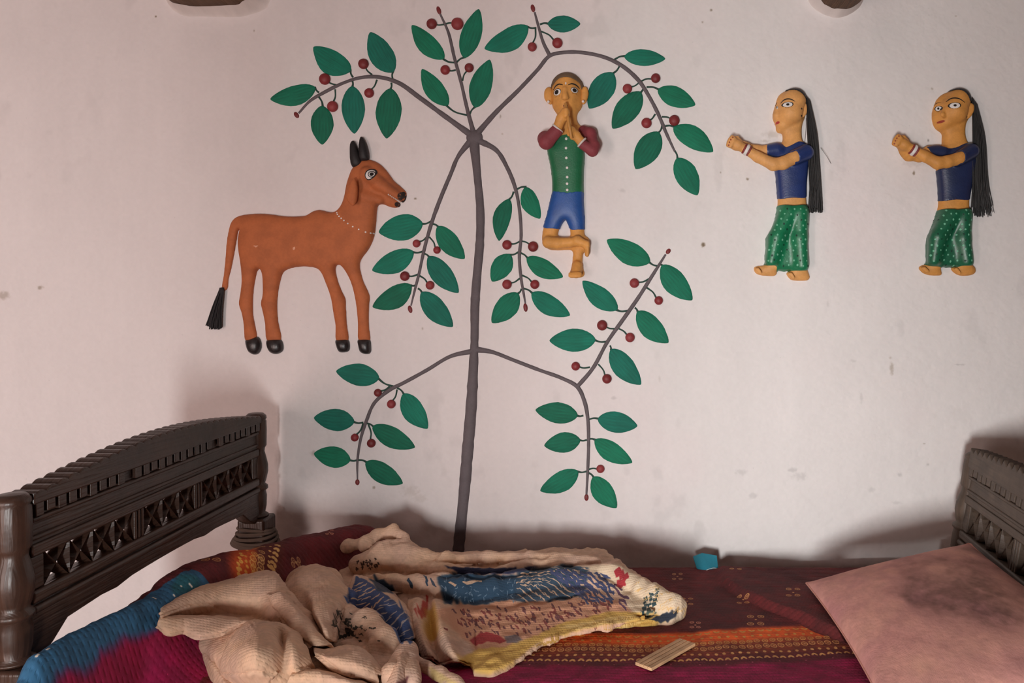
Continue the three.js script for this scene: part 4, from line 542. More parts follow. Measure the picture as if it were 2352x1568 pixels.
function hemTone(x, z, n) {                                            // dyed colours of the turned-up end: maroon roll, blue hem, magenta beside it
  let best = 1e9, sd = 0, along = 0; for (let i = 0; i + 1 < roll2.length; i++) { const a = roll2[i], b = roll2[i + 1], ex = b[0] - a[0], ez = b[1] - a[1], q = ((x - a[0]) * ex + (z - a[1]) * ez) / (ex * ex + ez * ez), t = clamp(q), dx = x - a[0] - ex * t, dz = z - a[1] - ez * t, d = Math.hypot(dx, dz); if (d < best) { best = d; sd = -(ex * dz - ez * dx) > 0 ? d : -d; along = i === 0 ? q : 1; } }
  const m = crease(x, z, roll1, 0.14) / 0.18, s = sd + 0.025 * n;
  if (along > -0.1 && z > 0.66 && s < 0.13 && !(s < -0.022 && z < 0.84)) { const e = smooth(0.026, 0.038, s); return e < 1 ? [[lerp(42, 126, e), lerp(86, 15, e), lerp(118, 58, e)], 1] : [[126, 15, 58], smooth(0.07, 0.05, s)]; }
  if (x < -0.7 && z < 0.86) return [[86, 25, 29], smooth(0.05, 0.3, m)];
  return null;
}
const QW = 2048, QH = 1040, qx = (x) => (x - QX0) / (QX1 - QX0) * QW, qz = (z) => (z - QZ0) / (QZ1 - QZ0) * QH, mpp = (QX1 - QX0) / QW;
const quiltTex = canvasTex(QW, QH, (g) => {
  const to = (u, v) => { const [x, z] = onQuilt(u, v); return [qx(x), qz(z)]; };
  const poly = (pts, col) => { g.fillStyle = col; g.beginPath(); pts.forEach((p, i) => { const q = to(...p); i ? g.lineTo(...q) : g.moveTo(...q); }); g.closePath(); g.fill(); };
  g.fillStyle = '#541a1d'; g.fillRect(0, 0, QW, QH);
  // dye: orange band that bleeds into dark maroon, then magenta towards the middle of the quilt
  const zTop = (x) => 0.563 - 0.043 * smooth(0.0, 0.48, x), zBot = (x) => 0.733 - 0.04 * smooth(0.15, 0.5, x);
  const mix = (a, b, t) => a.map((q, i) => lerp(q, b[i], t));
  const mar = [88, 26, 27], org = [196, 84, 30], brn = [104, 42, 24], dmr = [84, 22, 34], mag = [124, 12, 60];
  const sw = QW / 2, sh = QH / 2, small = document.createElement('canvas'); small.width = sw; small.height = sh; const sg = small.getContext('2d'), im = sg.createImageData(sw, sh), D = im.data;
  for (let j = 0; j < sh; j++) for (let i = 0; i < sw; i++) {
    const x = QX0 + i * mpp * 2, z = QZ0 + j / sh * (QZ1 - QZ0), n = fbm(x * 22, z * 22, 3, 4) - 0.5, n2 = fbm(x * 70, z * 70, 13, 3) - 0.5, n3 = fbm(x * 5, z * 5, 23, 3) - 0.5, a = zTop(x), b = zBot(x), s = flapSDF(x, z) < 0.006 ? -1 : (z - a) / (b - a) + 0.06 * n;
    let c = mix(mar, [66, 22, 24], clamp(0.5 + 1.4 * n3)); if (s > -0.06) { c = mix(c, org, smooth(-0.06, 0.06, s)); c = mix(c, brn, smooth(0.26, 0.52, s)); c = mix(c, dmr, smooth(0.62, 0.9, s)); c = mix(c, mag, smooth(0.95, 1.06, s)); }
    const k = 1.16 + 0.4 * n + 0.4 * n2, o = (j * sw + i) * 4; const hem = hemTone(x, z, n); if (hem) c = mix(c, hem[0], hem[1]); D[o] = clamp(c[0] * k, 0, 255); D[o + 1] = clamp(c[1] * k, 0, 255); D[o + 2] = clamp(c[2] * k, 0, 255); D[o + 3] = 255;
  }
  sg.putImageData(im, 0, 0); g.drawImage(small, 0, 0, QW, QH);
  // the orange band where it crosses the turned-up head end
  g.save(); g.filter = 'blur(9px)'; poly([[528, 1225], [612, 1222], [600, 1330], [580, 1350], [540, 1352], [528, 1300]], '#c8501c'); g.filter = 'blur(5px)'; poly([[588, 1222], [660, 1222], [650, 1340], [590, 1350]], '#5c2018'); g.filter = 'blur(3px)'; poly([[408, 1322], [458, 1330], [460, 1356], [400, 1372], [392, 1348]], '#25606e'); g.restore();
  // resist-dyed rings
  const ringMark = (x, y, rx, ry, rot, col = '#d9a263') => { g.save(); g.translate(x, y); g.rotate(rot); g.strokeStyle = col; g.lineWidth = 1.9; g.beginPath(); g.ellipse(0, 0, rx, ry, 0, 0, 7); g.stroke(); g.fillStyle = col; g.globalAlpha = 0.32; g.fill(); g.globalAlpha = 0.8; g.beginPath(); g.ellipse(rx * 0.1, 0, rx * 0.3, ry * 0.3, 0, 0, 7); g.fill(); g.restore(); g.globalAlpha = 1; };
  const dot = (x, y, rx, ry, rot, col = '#d9a263') => { g.fillStyle = col; g.beginPath(); g.ellipse(x, y, rx, ry, rot, 0, 7); g.fill(); };
  const row = (f, step, fn, off = 0) => { for (let x = -0.9 + off; x < QX1; x += step * (0.93 + 0.14 * hash((x * 1000) | 0, (f * 100) | 0, 3))) { const z = lerp(zTop(x), zBot(x), f) + 0.004 * (hash((x * 999) | 0, 8, (f * 100) | 0) - 0.5); if (flapSDF(x, z) > 0.006) fn(qx(x), qz(z), x); } };
  row(0.10, 0.021, (x, y) => { dot(x - 3, y, 3, 6.5, -0.7, '#dd9a4c'); dot(x + 4, y, 3, 6.5, 0.7, '#dd9a4c'); }); row(0.25, 0.020, (x, y) => dot(x, y, 4.2, 4.8, 0, '#dea04e'), 0.01);
  row(0.40, 0.018, (x, y) => ringMark(x, y, 6.5, 8, 0.2, '#dba55c')); row(0.54, 0.018, (x, y) => ringMark(x, y, 7, 8.5, -0.2), 0.009); row(0.70, 0.0185, (x, y) => dot(x, y, 4.2, 5, 0), 0.005);
  row(0.84, 0.018, (x, y) => { dot(x - 3, y, 3, 7, 0.5); dot(x + 3.5, y, 3, 7, -0.5); }); row(0.97, 0.06, (x, y) => dot(x, y, 2, 2, 0, '#b8556a'));
  const at = (u, v, fn) => fn(...to(u, v));
  const four = (u, v, s = 1, col = '#d9a263') => { for (const [a, b] of [[-13, -9], [12, -9], [-13, 9], [12, 9]]) at(u + a * s, v + b * s, (x, y) => ringMark(x, y, 8.5 * s, 9 * s, 0, col)); at(u, v, (x, y) => dot(x, y, 3, 3, 0, col)); };
  four(485, 1277); four(345, 1308, 0.8); four(680, 1292, 0.5, '#c9996a'); four(757, 1222, 0.45, '#cf8f72'); four(1736, 1424, 0.95); four(1707, 1378, 0.7); four(1597, 1435, 0.6, '#d08f74'); four(1556, 1324, 0.6, '#c9996a'); four(1578, 1381, 0.7); four(1822, 1360, 0.8); four(1690, 1300, 0.7);
  for (let k = 0; k < 7; k++) { at(551 + 3 * Math.sin(k), 1247 + k * 13.5, (x, y) => { dot(x - 3, y - 3, 5, 4, 0.4, '#e8a94f'); dot(x + 4, y + 3, 5, 4, -0.4, '#e8a94f'); }); at(566 + 2 * Math.sin(k * 2), 1252 + k * 13, (x, y) => dot(x, y, 3.5, 3.5, 0, '#e7a145')); at(584 + 3 * Math.sin(k + 1), 1247 + k * 12.5, (x, y) => ringMark(x, y, 7, 7, 0, '#e5ad5b')); at(603 - k * 0.8, 1243 + k * 12, (x, y) => ringMark(x, y, 7, 7, 0, '#dcae6a')); at(622 - k, 1243 + k * 12, (x, y) => dot(x, y, 3.5, 3.5, 0, '#dcae6a')); at(640 - 2.4 * k, 1241 + k * 11, (x, y) => { dot(x - 3, y, 4, 6, 0.4, '#dcae6a'); dot(x + 4, y, 4, 6, -0.4, '#dcae6a'); }); }
  for (const [u, v] of [[45, 1522], [84, 1508], [108, 1494], [112, 1491], [88, 1505], [352, 1372], [357, 1376], [400, 1367], [416, 1349], [440, 1346], [436, 1347], [259, 1398]]) at(u, v, (x, y) => dot(x, y, 2.6, 2.2, 0, '#e8ddd0'));
  for (let k = 0; k < 70; k++) { const x = lerp(-0.8, 0.85, hash(k, 4, 9)), z = lerp(0.1, 0.98, hash(k, 5, 9)); g.globalAlpha = 0.5; dot(qx(x), qz(z), 1.6, 1.4, 0, '#b2526a'); } g.globalAlpha = 1;
});
const quiltBump = T.stitch.clone(); quiltBump.repeat.set(11, 5.6); quiltBump.needsUpdate = true;
const quiltMat = new THREE.MeshPhysicalMaterial({ map: quiltTex, roughness: 0.9, bumpMap: quiltBump, bumpScale: 0.0016, sheen: 0.15, sheenRoughness: 0.6, sheenColor: new THREE.Color('#a05a60'), side: THREE.DoubleSide });
const mattress = mesh('mattress', boxUV(new RoundedBoxGeometry(QX1 - QX0 - 0.06, 0.09, QZ1 - QZ0 - 0.08, 4, 0.035).translate((QX0 + QX1) / 2, 0.475, (QZ0 + QZ1) / 2)), new THREE.MeshStandardMaterial({ color: '#c9b9ad', roughness: 0.95 })); tag(mattress, 'thin cotton mattress under the maroon quilt', 'mattress');
const quilt = thing('tie_dyed_quilt', 'maroon and magenta tie-dyed quilt with orange dotted band spread over the bed', 'quilt');
{
  const N = 520, K = 270, g = grid(N, K, (a, b) => { const x = lerp(QX0, QX1, a), z = lerp(QZ0, QZ1, b); return V(x, quiltH(x, z), z); }, (q, a, b) => [a, 1 - b]);
  const ix = g.index.array; for (let i = 0; i < ix.length; i += 3) { const t = ix[i + 1]; ix[i + 1] = ix[i + 2]; ix[i + 2] = t; } g.computeVertexNormals();
  mesh('cover', g, quiltMat, quilt);
  const plainMat = (c) => new THREE.MeshStandardMaterial({ color: c, roughness: 0.9, bumpMap: tiled(T.stitch, 0.18), bumpScale: 0.004, side: THREE.DoubleSide });
  mesh('side_drop', grid(200, 10, (a, b) => V(lerp(QX0, QX1, a), lerp(quiltH(lerp(QX0, QX1, a), QZ1), 0.36, b), QZ1 + 0.012 * Math.sin(a * 70) * b), (q) => [q.x, q.y]), plainMat('#7a103c'), quilt);
  mesh('far_edge', grid(200, 3, (a, b) => V(lerp(QX0, QX1, a), lerp(quiltH(lerp(QX0, QX1, a), QZ0), 0.44, b), QZ0), (q) => [q.x, q.y]), plainMat('#4a181b'), quilt);
  // folded corner of the far side: blue lining curls out from under the flap
  const c0 = onY(1594, 1305, 0.57), pts = [[1592, 1278], [1612, 1270], [1646, 1276]], low = [[1601, 1306], [1622, 1322], [1652, 1332]];
  const pt = (s, list, z) => { const i = Math.min(1, Math.floor(s * 2)), t = s * 2 - i, u = lerp(list[i][0], list[i + 1][0], t), v = lerp(list[i][1], list[i + 1][1], t); return P(u, v, z); };
  const lining = (off) => (a, b) => { const q = pt(a, pts, 0.075).lerp(pt(a, low, 0.115), b); q.z += 0.02 * Math.sin(Math.PI * b) * Math.sin(Math.PI * clamp(a * 0.9 + 0.1)) + off; q.y += off * 0.5; return q; };
  const lg = mergeGeometries([grid(16, 12, lining(0.004)), grid(16, 12, lining(-0.004))]); xyUV(lg);
  const ln = mesh('blue_lining', lg, new THREE.MeshStandardMaterial({ color: '#2a8ea6', roughness: 0.85, bumpMap: tiled(T.weave, 0.05), bumpScale: 0.001, side: THREE.DoubleSide }), quilt); ln.userData.label = 'teal blue lining of the folded quilt corner';
  const lc = lining(0.0055); mesh('stitching', tube([0, 0.25, 0.5, 0.75, 1].map((s) => lc(0.35 + 0.62 * s, 0.85 - 0.33 * Math.sin(s * 1.9))), 0.0009, 20, 5), plain('#e6ecea'), quilt);
  const k0 = onY(84, 1480, 0.60);
}
// ------------------------------------------------------------------ the crumpled blanket
const fold = (list) => list.map(([u, v, y, r]) => [onY(u, v, y), r]);
const folds = [
  [[690, 1335, .665, .045], [745, 1342, .672, .05], [788, 1390, .65, .043], [780, 1450, .63, .038], [760, 1500, .61, .033]],
  [[395, 1424, .655, .014], [440, 1395, .672, .020], [500, 1362, .69, .024], [560, 1347, .70, .028], [615, 1345, .70, .030], [652, 1385, .69, .032], [690, 1430, .67, .028], [740, 1480, .65, .022]],
  [[372, 1434, .64, .013], [420, 1446, .643, .016], [480, 1446, .648, .018], [540, 1438, .655, .018], [600, 1430, .66, .013]],
  [[585, 1475, .65, .042], [640, 1490, .64, .050], [600, 1535, .62, .050], [560, 1570, .60, .04]],
  [[470, 1468, .618, .022], [505, 1515, .60, .024], [535, 1565, .585, .024]],
  [[520, 1460, .63, .03], [560, 1510, .61, .035]],
  [[672, 1462, .655, .026], [712, 1505, .635, .030], [735, 1550, .61, .035]],
  [[745, 1500, .615, .018], [800, 1492, .622, .026], [850, 1506, .617, .026], [905, 1540, .60, .016]],
  [[655, 1552, .62, .026], [740, 1546, .62, .026], [820, 1560, .61, .026]],
  [[590, 1610, .585, .05], [800, 1612, .58, .05], [960, 1600, .575, .03]],
  [[800, 1412, .635, .024], [840, 1435, .63, .028], [880, 1470, .618, .028], [908, 1496, .60, .02]],
  [[900, 1548, .61, .026], [935, 1502, .618, .024], [940, 1560, .60, .026]],
  [[965, 1525, .592, .016], [1010, 1547, .58, .016], [1055, 1575, .572, .014]],
  [[770, 1270, .650, .008], [800, 1254, .668, .014], [840, 1246, .680, .016], [870, 1227, .694, .013], [903, 1219, .702, .013], [932, 1234, .692, .008]],
  [[825, 1296, .64, .026], [880, 1279, .65, .036], [930, 1279, .65, .036], [990, 1297, .63, .022]],
  [[950, 1274, .65, .013], [1030, 1284, .645, .014], [1120, 1279, .645, .014], [1220, 1281, .642, .014], [1300, 1285, .64, .014], [1370, 1291, .635, .012]],
  [[925, 1303, .63, .016], [1020, 1310, .63, .016], [1120, 1315, .625, .010], [1200, 1300, .63, .014], [1290, 1297, .632, .016], [1340, 1299, .63, .010]],
  [[1330, 1316, .625, .018], [1400, 1316, .625, .022], [1450, 1342, .612, .026], [1500, 1368, .602, .027], [1550, 1384, .598, .020]],
  [[1500, 1392, .588, .017], [1545, 1396, .588, .018], [1566, 1390, .588, .013]], [[1480, 1424, .564, .009], [1530, 1424, .564, .010], [1564, 1410, .568, .010]],
  [[845, 1333, .632, .014], [900, 1336, .632, .020], [960, 1342, .625, .018], [1010, 1347, .622, .027], [1060, 1353, .62, .033], [1130, 1349, .617, .033], [1200, 1339, .617, .031], [1280, 1333, .612, .031], [1350, 1338, .607, .027], [1420, 1364, .597, .020]],
  [[815, 1355, .635, .010], [880, 1410, .62, .014], [925, 1455, .60, .012]],
  [[1065, 1512, .566, .006], [1095, 1527, .563, .006], [1130, 1528, .564, .008], [1170, 1512, .564, .006], [1200, 1498, .565, .008], [1245, 1468, .564, .006], [1330, 1448, .566, .009], [1380, 1440, .563, .006], [1430, 1434, .565, .008], [1500, 1428, .564, .008]],
].map((f, i) => fold(f.map(([u, v, y, r]) => (i < 10 ? [u, v, y - 0.02, r * 0.72] : [u, v, y, r]))));
const creases = [ // valleys pressed into the folds
  [[425, 1417, .665, .016], [500, 1402, .675, .030], [580, 1398, .675, .032], [630, 1412, .66, .02]], [[708, 1348, .70, .010], [730, 1390, .685, .014], [742, 1440, .665, .014], [748, 1480, .645, .008]],
  [[618, 1440, .69, .006], [640, 1455, .685, .010], [655, 1475, .675, .006]], [[742, 1512, .638, .006], [800, 1532, .625, .010], [850, 1548, .615, .010], [900, 1562, .60, .006]], [[560, 1450, .672, .005], [640, 1432, .68, .006]],
  [[985, 1398, .615, .008], [1100, 1388, .605, .011], [1200, 1382, .602, .011], [1320, 1372, .598, .008]], [[1005, 1322, .652, .004], [1060, 1324, .65, .008], [1150, 1322, .645, .008], [1240, 1312, .645, .004]],
  [[1297, 1294, .648, .003], [1350, 1306, .645, .006], [1412, 1336, .63, .006], [1450, 1372, .61, .004]], [[990, 1410, .625, .006], [1000, 1460, .60, .008], [1020, 1500, .58, .006]], [[945, 1400, .635, .006], [948, 1450, .615, .008], [955, 1490, .59, .006]],
  [[880, 1242, .70, .006], [905, 1236, .70, .009], [930, 1240, .695, .006]], [[770, 1420, .65, .006], [800, 1445, .64, .008], [840, 1475, .62, .006]], [[1470, 1415, .585, .004], [1520, 1412, .585, .007], [1560, 1402, .585, .005]]].map(fold);
const sheets = [ // polygons in pixels, height at the near and far side, thickness
  [[[955, 1388], [1100, 1378], [1300, 1366], [1420, 1362], [1510, 1418], [1430, 1434], [1330, 1448], [1245, 1468], [1200, 1498], [1130, 1528], [1090, 1526], [1050, 1480]], .563, .598, .006],
  [[[770, 1300], [1380, 1290], [1540, 1390], [1300, 1400], [960, 1420], [800, 1400]], .575, .612, .02],
  [[[430, 1448], [700, 1350], [900, 1470], [960, 1540], [960, 1620], [560, 1620], [470, 1510]], .575, .62, .018],
  [[[400, 1428], [470, 1392], [560, 1365], [650, 1390], [690, 1440], [600, 1445], [480, 1447]], .63, .65, .008]];
// cloth laid row by row: each row is a traced line of [u, v, height], from the far side to the near hem
const za = (rows) => rows.map((q) => q.map(([x, y, h]) => [250 + x / 3.36, 1150 + y / 3.36, h]));
const cloths = [
  za([[[400, 860, 0.650], [700, 690, 0.647], [950, 630, 0.638], [1230, 570, 0.640], [1350, 650, 0.640], [1440, 780, 0.630]], [[398, 850, 0.718], [700, 685, 0.719], [950, 622, 0.710], [1230, 565, 0.712], [1340, 655, 0.702], [1425, 790, 0.685]], [[396, 885, 0.710], [650, 790, 0.703], [900, 755, 0.690], [1150, 735, 0.690], [1290, 830, 0.680], [1400, 900, 0.667]],
    [[394, 905, 0.695], [600, 885, 0.675], [800, 880, 0.659], [1050, 900, 0.645], [1250, 940, 0.650], [1400, 1000, 0.655]], [[385, 915, 0.702], [560, 900, 0.696], [760, 898, 0.686], [950, 912, 0.674], [1100, 935, 0.668], [1280, 970, 0.670]], [[372, 955, 0.692], [470, 1008, 0.681], [580, 995, 0.676], [700, 1035, 0.667], [880, 1012, 0.661], [1050, 965, 0.656], [1240, 985, 0.660]], [[395, 975, 0.672], [480, 1012, 0.662], [590, 1000, 0.655], [710, 1038, 0.644], [880, 1018, 0.633], [1050, 985, 0.630], [1240, 1000, 0.640]]]),
  za([[[560, 985, .62], [750, 1005, .635], [950, 985, .65], [1080, 940, .66]], [[600, 1065, .615], [760, 1085, .628], [930, 1060, .645], [1000, 1000, .665]], [[690, 1165, .598], [780, 1190, .612], [880, 1180, .632], [940, 1100, .655]], [[762, 1258, .580], [830, 1300, .582], [880, 1285, .608], [905, 1225, .635]], [[775, 1265, .560], [840, 1312, .560], [890, 1300, .57], [915, 1240, .60]]]),
  za([[[1000, 1010, .62], [1080, 950, .63], [1180, 940, .64], [1290, 960, .64], [1400, 985, .63], [1520, 1010, .63]], [[990, 1010, .665], [1075, 945, .685], [1180, 938, .695], [1290, 958, .692], [1395, 985, .674], [1510, 1010, .664]], [[930, 1100, .658], [1030, 1060, .688], [1150, 1050, .704], [1255, 1060, .694], [1335, 1085, .662], [1400, 1060, .682], [1500, 1080, .664]], [[880, 1200, .638], [980, 1180, .678], [1130, 1170, .698], [1270, 1180, .684], [1350, 1190, .668], [1420, 1170, .676], [1540, 1140, .66]], [[858, 1290, .612], [960, 1290, .652], [1110, 1290, .672], [1270, 1290, .662], [1350, 1290, .65], [1430, 1275, .655], [1570, 1230, .645]], [[890, 1375, .580], [1010, 1390, .612], [1150, 1400, .632], [1300, 1400, .628], [1450, 1370, .622], [1610, 1310, .62]], [[950, 1470, .553], [1080, 1500, .568], [1200, 1510, .58], [1350, 1510, .585], [1500, 1490, .585], [1660, 1420, .585]]]),
  za([[[1370, 670, .62], [1450, 580, .63], [1560, 525, .63], [1680, 545, .63], [1790, 640, .62], [1840, 690, .61]], [[1365, 655, .682], [1450, 562, .692], [1560, 505, .698], [1680, 523, .693], [1790, 618, .678], [1835, 675, .664]], [[1400, 760, .672], [1480, 700, .688], [1600, 680, .694], [1700, 720, .688], [1790, 770, .672], [1850, 800, .655]], [[1450, 860, .664], [1530, 850, .660], [1620, 870, .680], [1700, 890, .674], [1760, 880, .66], [1805, 870, .645]], [[1560, 950, .652], [1600, 960, .646], [1660, 980, .668], [1720, 980, .658], [1750, 960, .648], [1775, 950, .636]], [[1630, 1050, .640], [1655, 1060, .640], [1690, 1070, .65], [1715, 1080, .645], [1730, 1090, .635], [1745, 1095, .62]]]),
  za([[[1180, 700, .66], [1290, 850, .65], [1370, 960, .645], [1460, 1050, .64], [1570, 1130, .63]], [[1235, 720, .70], [1330, 850, .688], [1405, 950, .678], [1480, 1040, .668], [1580, 1120, .652]], [[1330, 710, .706], [1430, 825, .696], [1510, 925, .684], [1600, 1030, .668], [1690, 1110, .65]], [[1395, 770, .678], [1495, 870, .666], [1580, 965, .656], [1655, 1055, .646], [1730, 1135, .636]], [[1400, 800, .64], [1495, 890, .635], [1580, 980, .63], [1655, 1065, .625], [1730, 1140, .62]]]),
  za([[[1570, 1110, .63], [1680, 1140, .625], [1850, 1120, .625], [1960, 1150, .62], [2060, 1230, .61], [2130, 1330, .60]], [[1580, 1130, .648], [1690, 1158, .650], [1850, 1135, .652], [1960, 1162, .645], [2060, 1240, .630], [2135, 1330, .612]], [[1600, 1180, .652], [1700, 1215, .654], [1850, 1235, .650], [1960, 1275, .640], [2080, 1335, .620]], [[1630, 1200, .642], [1740, 1290, .634], [1880, 1332, .628], [2000, 1362, .618], [2085, 1392, .606]], [[1650, 1225, .605], [1750, 1305, .60], [1880, 1345, .595], [2000, 1372, .59], [2090, 1398, .585]]]),
  za([[[1480, 1260, .60], [1650, 1290, .60], [1850, 1350, .595], [2000, 1385, .59], [2110, 1420, .585]], [[1400, 1345, .642], [1550, 1325, .642], [1700, 1345, .638], [1850, 1395, .628], [2000, 1430, .612], [2120, 1450, .60]], [[1370, 1420, .625], [1550, 1400, .628], [1700, 1420, .622], [1850, 1460, .612], [2030, 1490, .595]], [[1340, 1540, .57], [1550, 1550, .575], [1700, 1560, .575], [1850, 1580, .572], [2050, 1590, .565]]]),
  za([[[2170, 1340, .58], [2215, 1210, .59], [2290, 1140, .59], [2370, 1180, .58]], [[2165, 1345, .612], [2215, 1200, .630], [2290, 1128, .632], [2365, 1165, .612]], [[2140, 1400, .610], [2225, 1290, .634], [2300, 1225, .634], [2370, 1235, .608]], [[2110, 1480, .590], [2210, 1430, .612], [2300, 1390, .606], [2380, 1360, .585]], [[2080, 1560, .56], [2200, 1560, .57], [2310, 1530, .57], [2400, 1460, .565]]]),
  [[[938, 1372, .60], [965, 1370, .60], [985, 1376, .595], [1002, 1372, .60], [1030, 1380, .59], [1100, 1400, .58]], [[936, 1390, .620], [962, 1380, .634], [985, 1394, .614], [1002, 1384, .630], [1025, 1396, .616], [1055, 1408, .600], [1095, 1424, .588]], [[940, 1440, .604], [963, 1430, .624], [990, 1447, .594], [1014, 1434, .620], [1046, 1450, .598], [1090, 1466, .578]], [[955, 1480, .588], [974, 1474, .604], [998, 1492, .574], [1030, 1480, .604], [1060, 1495, .584], [1095, 1506, .570]], [[968, 1508, .572], [990, 1507, .588], [1010, 1521, .562], [1048, 1511, .588], [1078, 1522, .570], [1102, 1530, .564]], [[970, 1510, .556], [992, 1509, .560], [1012, 1522, .555], [1050, 1513, .558], [1080, 1524, .556], [1103, 1531, .555]]],
  [[[792, 1396, .60], [830, 1404, .60], [862, 1424, .595], [890, 1458, .585], [912, 1486, .575]], [[793, 1392, .632], [830, 1398, .634], [862, 1415, .628], [890, 1448, .616], [915, 1480, .598]], [[800, 1360, .648], [835, 1365, .654], [875, 1390, .650], [910, 1428, .634], [938, 1472, .608]], [[812, 1324, .656], [845, 1334, .660], [890, 1366, .654], [930, 1408, .638], [955, 1464, .60]], [[828, 1322, .63], [862, 1334, .62], [908, 1366, .61], [948, 1406, .60], [962, 1455, .575]]],
];
function clothGeo(rows, nu = 56, nv = 44, th = 0.005) {
  const C = rows.map((q) => new THREE.CatmullRomCurve3(q.map(([u, v, y]) => onY(u, v, y)), false, 'centripetal'));
  const top = []; for (let i = 0; i <= nu; i++) { const c = new THREE.CatmullRomCurve3(C.map((k) => k.getPoint(i / nu)), false, 'centripetal'); for (let j = 0; j <= nv; j++) top.push(c.getPoint(j / nv)); }
  const at = (i, j) => top[i * (nv + 1) + j], nor = (i, j) => at(Math.min(nu, i + 1), j).clone().sub(at(Math.max(0, i - 1), j)).cross(at(i, Math.min(nv, j + 1)).clone().sub(at(i, Math.max(0, j - 1)))).normalize();
  const N = top.map((_, k) => { const n = nor(Math.floor(k / (nv + 1)), k % (nv + 1)); if (n.y + 0.6 * n.z < 0) n.negate(); return n; }), pos = [], idx = [];
  const w = (q) => { const o = 0.03 * fbm(q.x * 7, q.z * 7, q.y * 7, 2); return 0.0045 * (ridged((q.x + o) * 15 + q.z * 9, q.z * 8 - q.x * 5 + q.y * 9, 17) - 0.4) + 0.0022 * (ridged((q.x - o) * 42 - q.z * 20, q.z * 26 + q.x * 12 + q.y * 20, 37) - 0.4); };
  const up = top.map((q, k) => q.clone().addScaledVector(N[k], w(q))), dn = up.map((q, k) => q.clone().addScaledVector(N[k], -th));
  for (const q of up.concat(dn)) pos.push(q.x, q.y, q.z);
  const n = top.length, id = (i, j) => i * (nv + 1) + j;
  for (let i = 0; i < nu; i++) for (let j = 0; j < nv; j++) { const a = id(i, j), b = id(i + 1, j), c = id(i + 1, j + 1), d = id(i, j + 1); idx.push(a, d, c, a, c, b, n + a, n + c, n + d, n + a, n + b, n + c); }
  const rim = []; for (let i = 0; i <= nu; i++) rim.push(id(i, 0)); for (let j = 1; j <= nv; j++) rim.push(id(nu, j)); for (let i = nu - 1; i >= 0; i--) rim.push(id(i, nv)); for (let j = nv - 1; j > 0; j--) rim.push(id(0, j));
  rim.forEach((a, k) => { const b = rim[(k + 1) % rim.length]; idx.push(a, b, n + b, a, n + b, n + a); });
  const g = new THREE.BufferGeometry(); g.setAttribute('position', new THREE.Float32BufferAttribute(pos, 3)); g.setIndex(idx); return { g, up };
}
const ridged = (x, y, z) => Math.pow(1 - Math.abs(2 * fbm(x, y, z, 3) - 1), 3);
const laid = cloths.map((c) => clothGeo(c)), seen = new Map();       // where each laid cloth shows, to place its print
laid.forEach(({ up }) => up.forEach((q, n) => { const d = CAMZ - q.z, k = Math.round((CX + q.x * F / d) / 4) * 4096 + Math.round((CY + (CAMY - q.y) * F / d) / 4); const o = seen.get(k); if (!o || o.q.z < q.z) seen.set(k, { q, up, n }); }));
const sheetF = sheets.map(([pts, y0, y1, th]) => { const w = pts.map(([u, v]) => { const q = onY(u, v, (y0 + y1) / 2); return [q.x, q.z]; }), s = polySDF([w]); let za = 1e9, zb = -1e9; for (const q of w) { za = Math.min(za, q[1]); zb = Math.max(zb, q[1]); } return { s, y: (z) => lerp(y1, y0, smooth(za, zb, z)), th }; });
const cb = bones(creases), smax = (a, b, k) => -smin(-a, -b, k);
const fb = bones(folds), BB = [-1.075, 0.10, 0.05, 0.20, 1.06, 0.80];
const wrinkle = (x, z) => { const w = 0.03 * fbm(x * 6, z * 6, 5, 2); return 0.006 * (fbm(x * 13 + 3 * z, z * 10, 3, 2) - 0.5) + 0.0075 * (ridged((x + w) * 12 + z * 8, z * 6 - x * 3, 17) - 0.4) + 0.003 * (ridged((x - w) * 34 - z * 14, z * 20 + x * 9, 37) - 0.4); };
function blanketCol(x, z) {                                           // x across, z in depth; returns a function of height
  const near = fb.filter((s) => { const r = Math.max(s.ra, s.rb) + 0.03; return x > Math.min(s.a.x, s.b.x) - r && x < Math.max(s.a.x, s.b.x) + r && z > Math.min(s.a.z, s.b.z) - r && z < Math.max(s.a.z, s.b.z) + r; });
  const nc = cb.filter((s) => { const r = Math.max(s.ra, s.rb) + 0.02; return x > Math.min(s.a.x, s.b.x) - r && x < Math.max(s.a.x, s.b.x) + r && z > Math.min(s.a.z, s.b.z) - r && z < Math.max(s.a.z, s.b.z) + r; }), k = lerp(0.022, 0.012, smooth(-0.55, -0.4, x));
  const sh = sheetF.map((q) => ({ d: q.s(x, z), y: q.y(z), th: q.th })).filter((q) => q.d < 0.03), wr = wrinkle(x, z), p = [x, 0, z];
  return (y) => { p[1] = y; let d = 0.03; for (const s of near) d = smin(d, capsule(p, s.a, s.b, s.ra, s.rb), k); for (const q of sh) d = smin(d, Math.max(Math.abs(y - q.y) - q.th, q.d), 0.008); for (const s of nc) d = smax(d, -capsule(p, s.a, s.b, s.ra, s.rb), 0.012); return d - wr; };
}
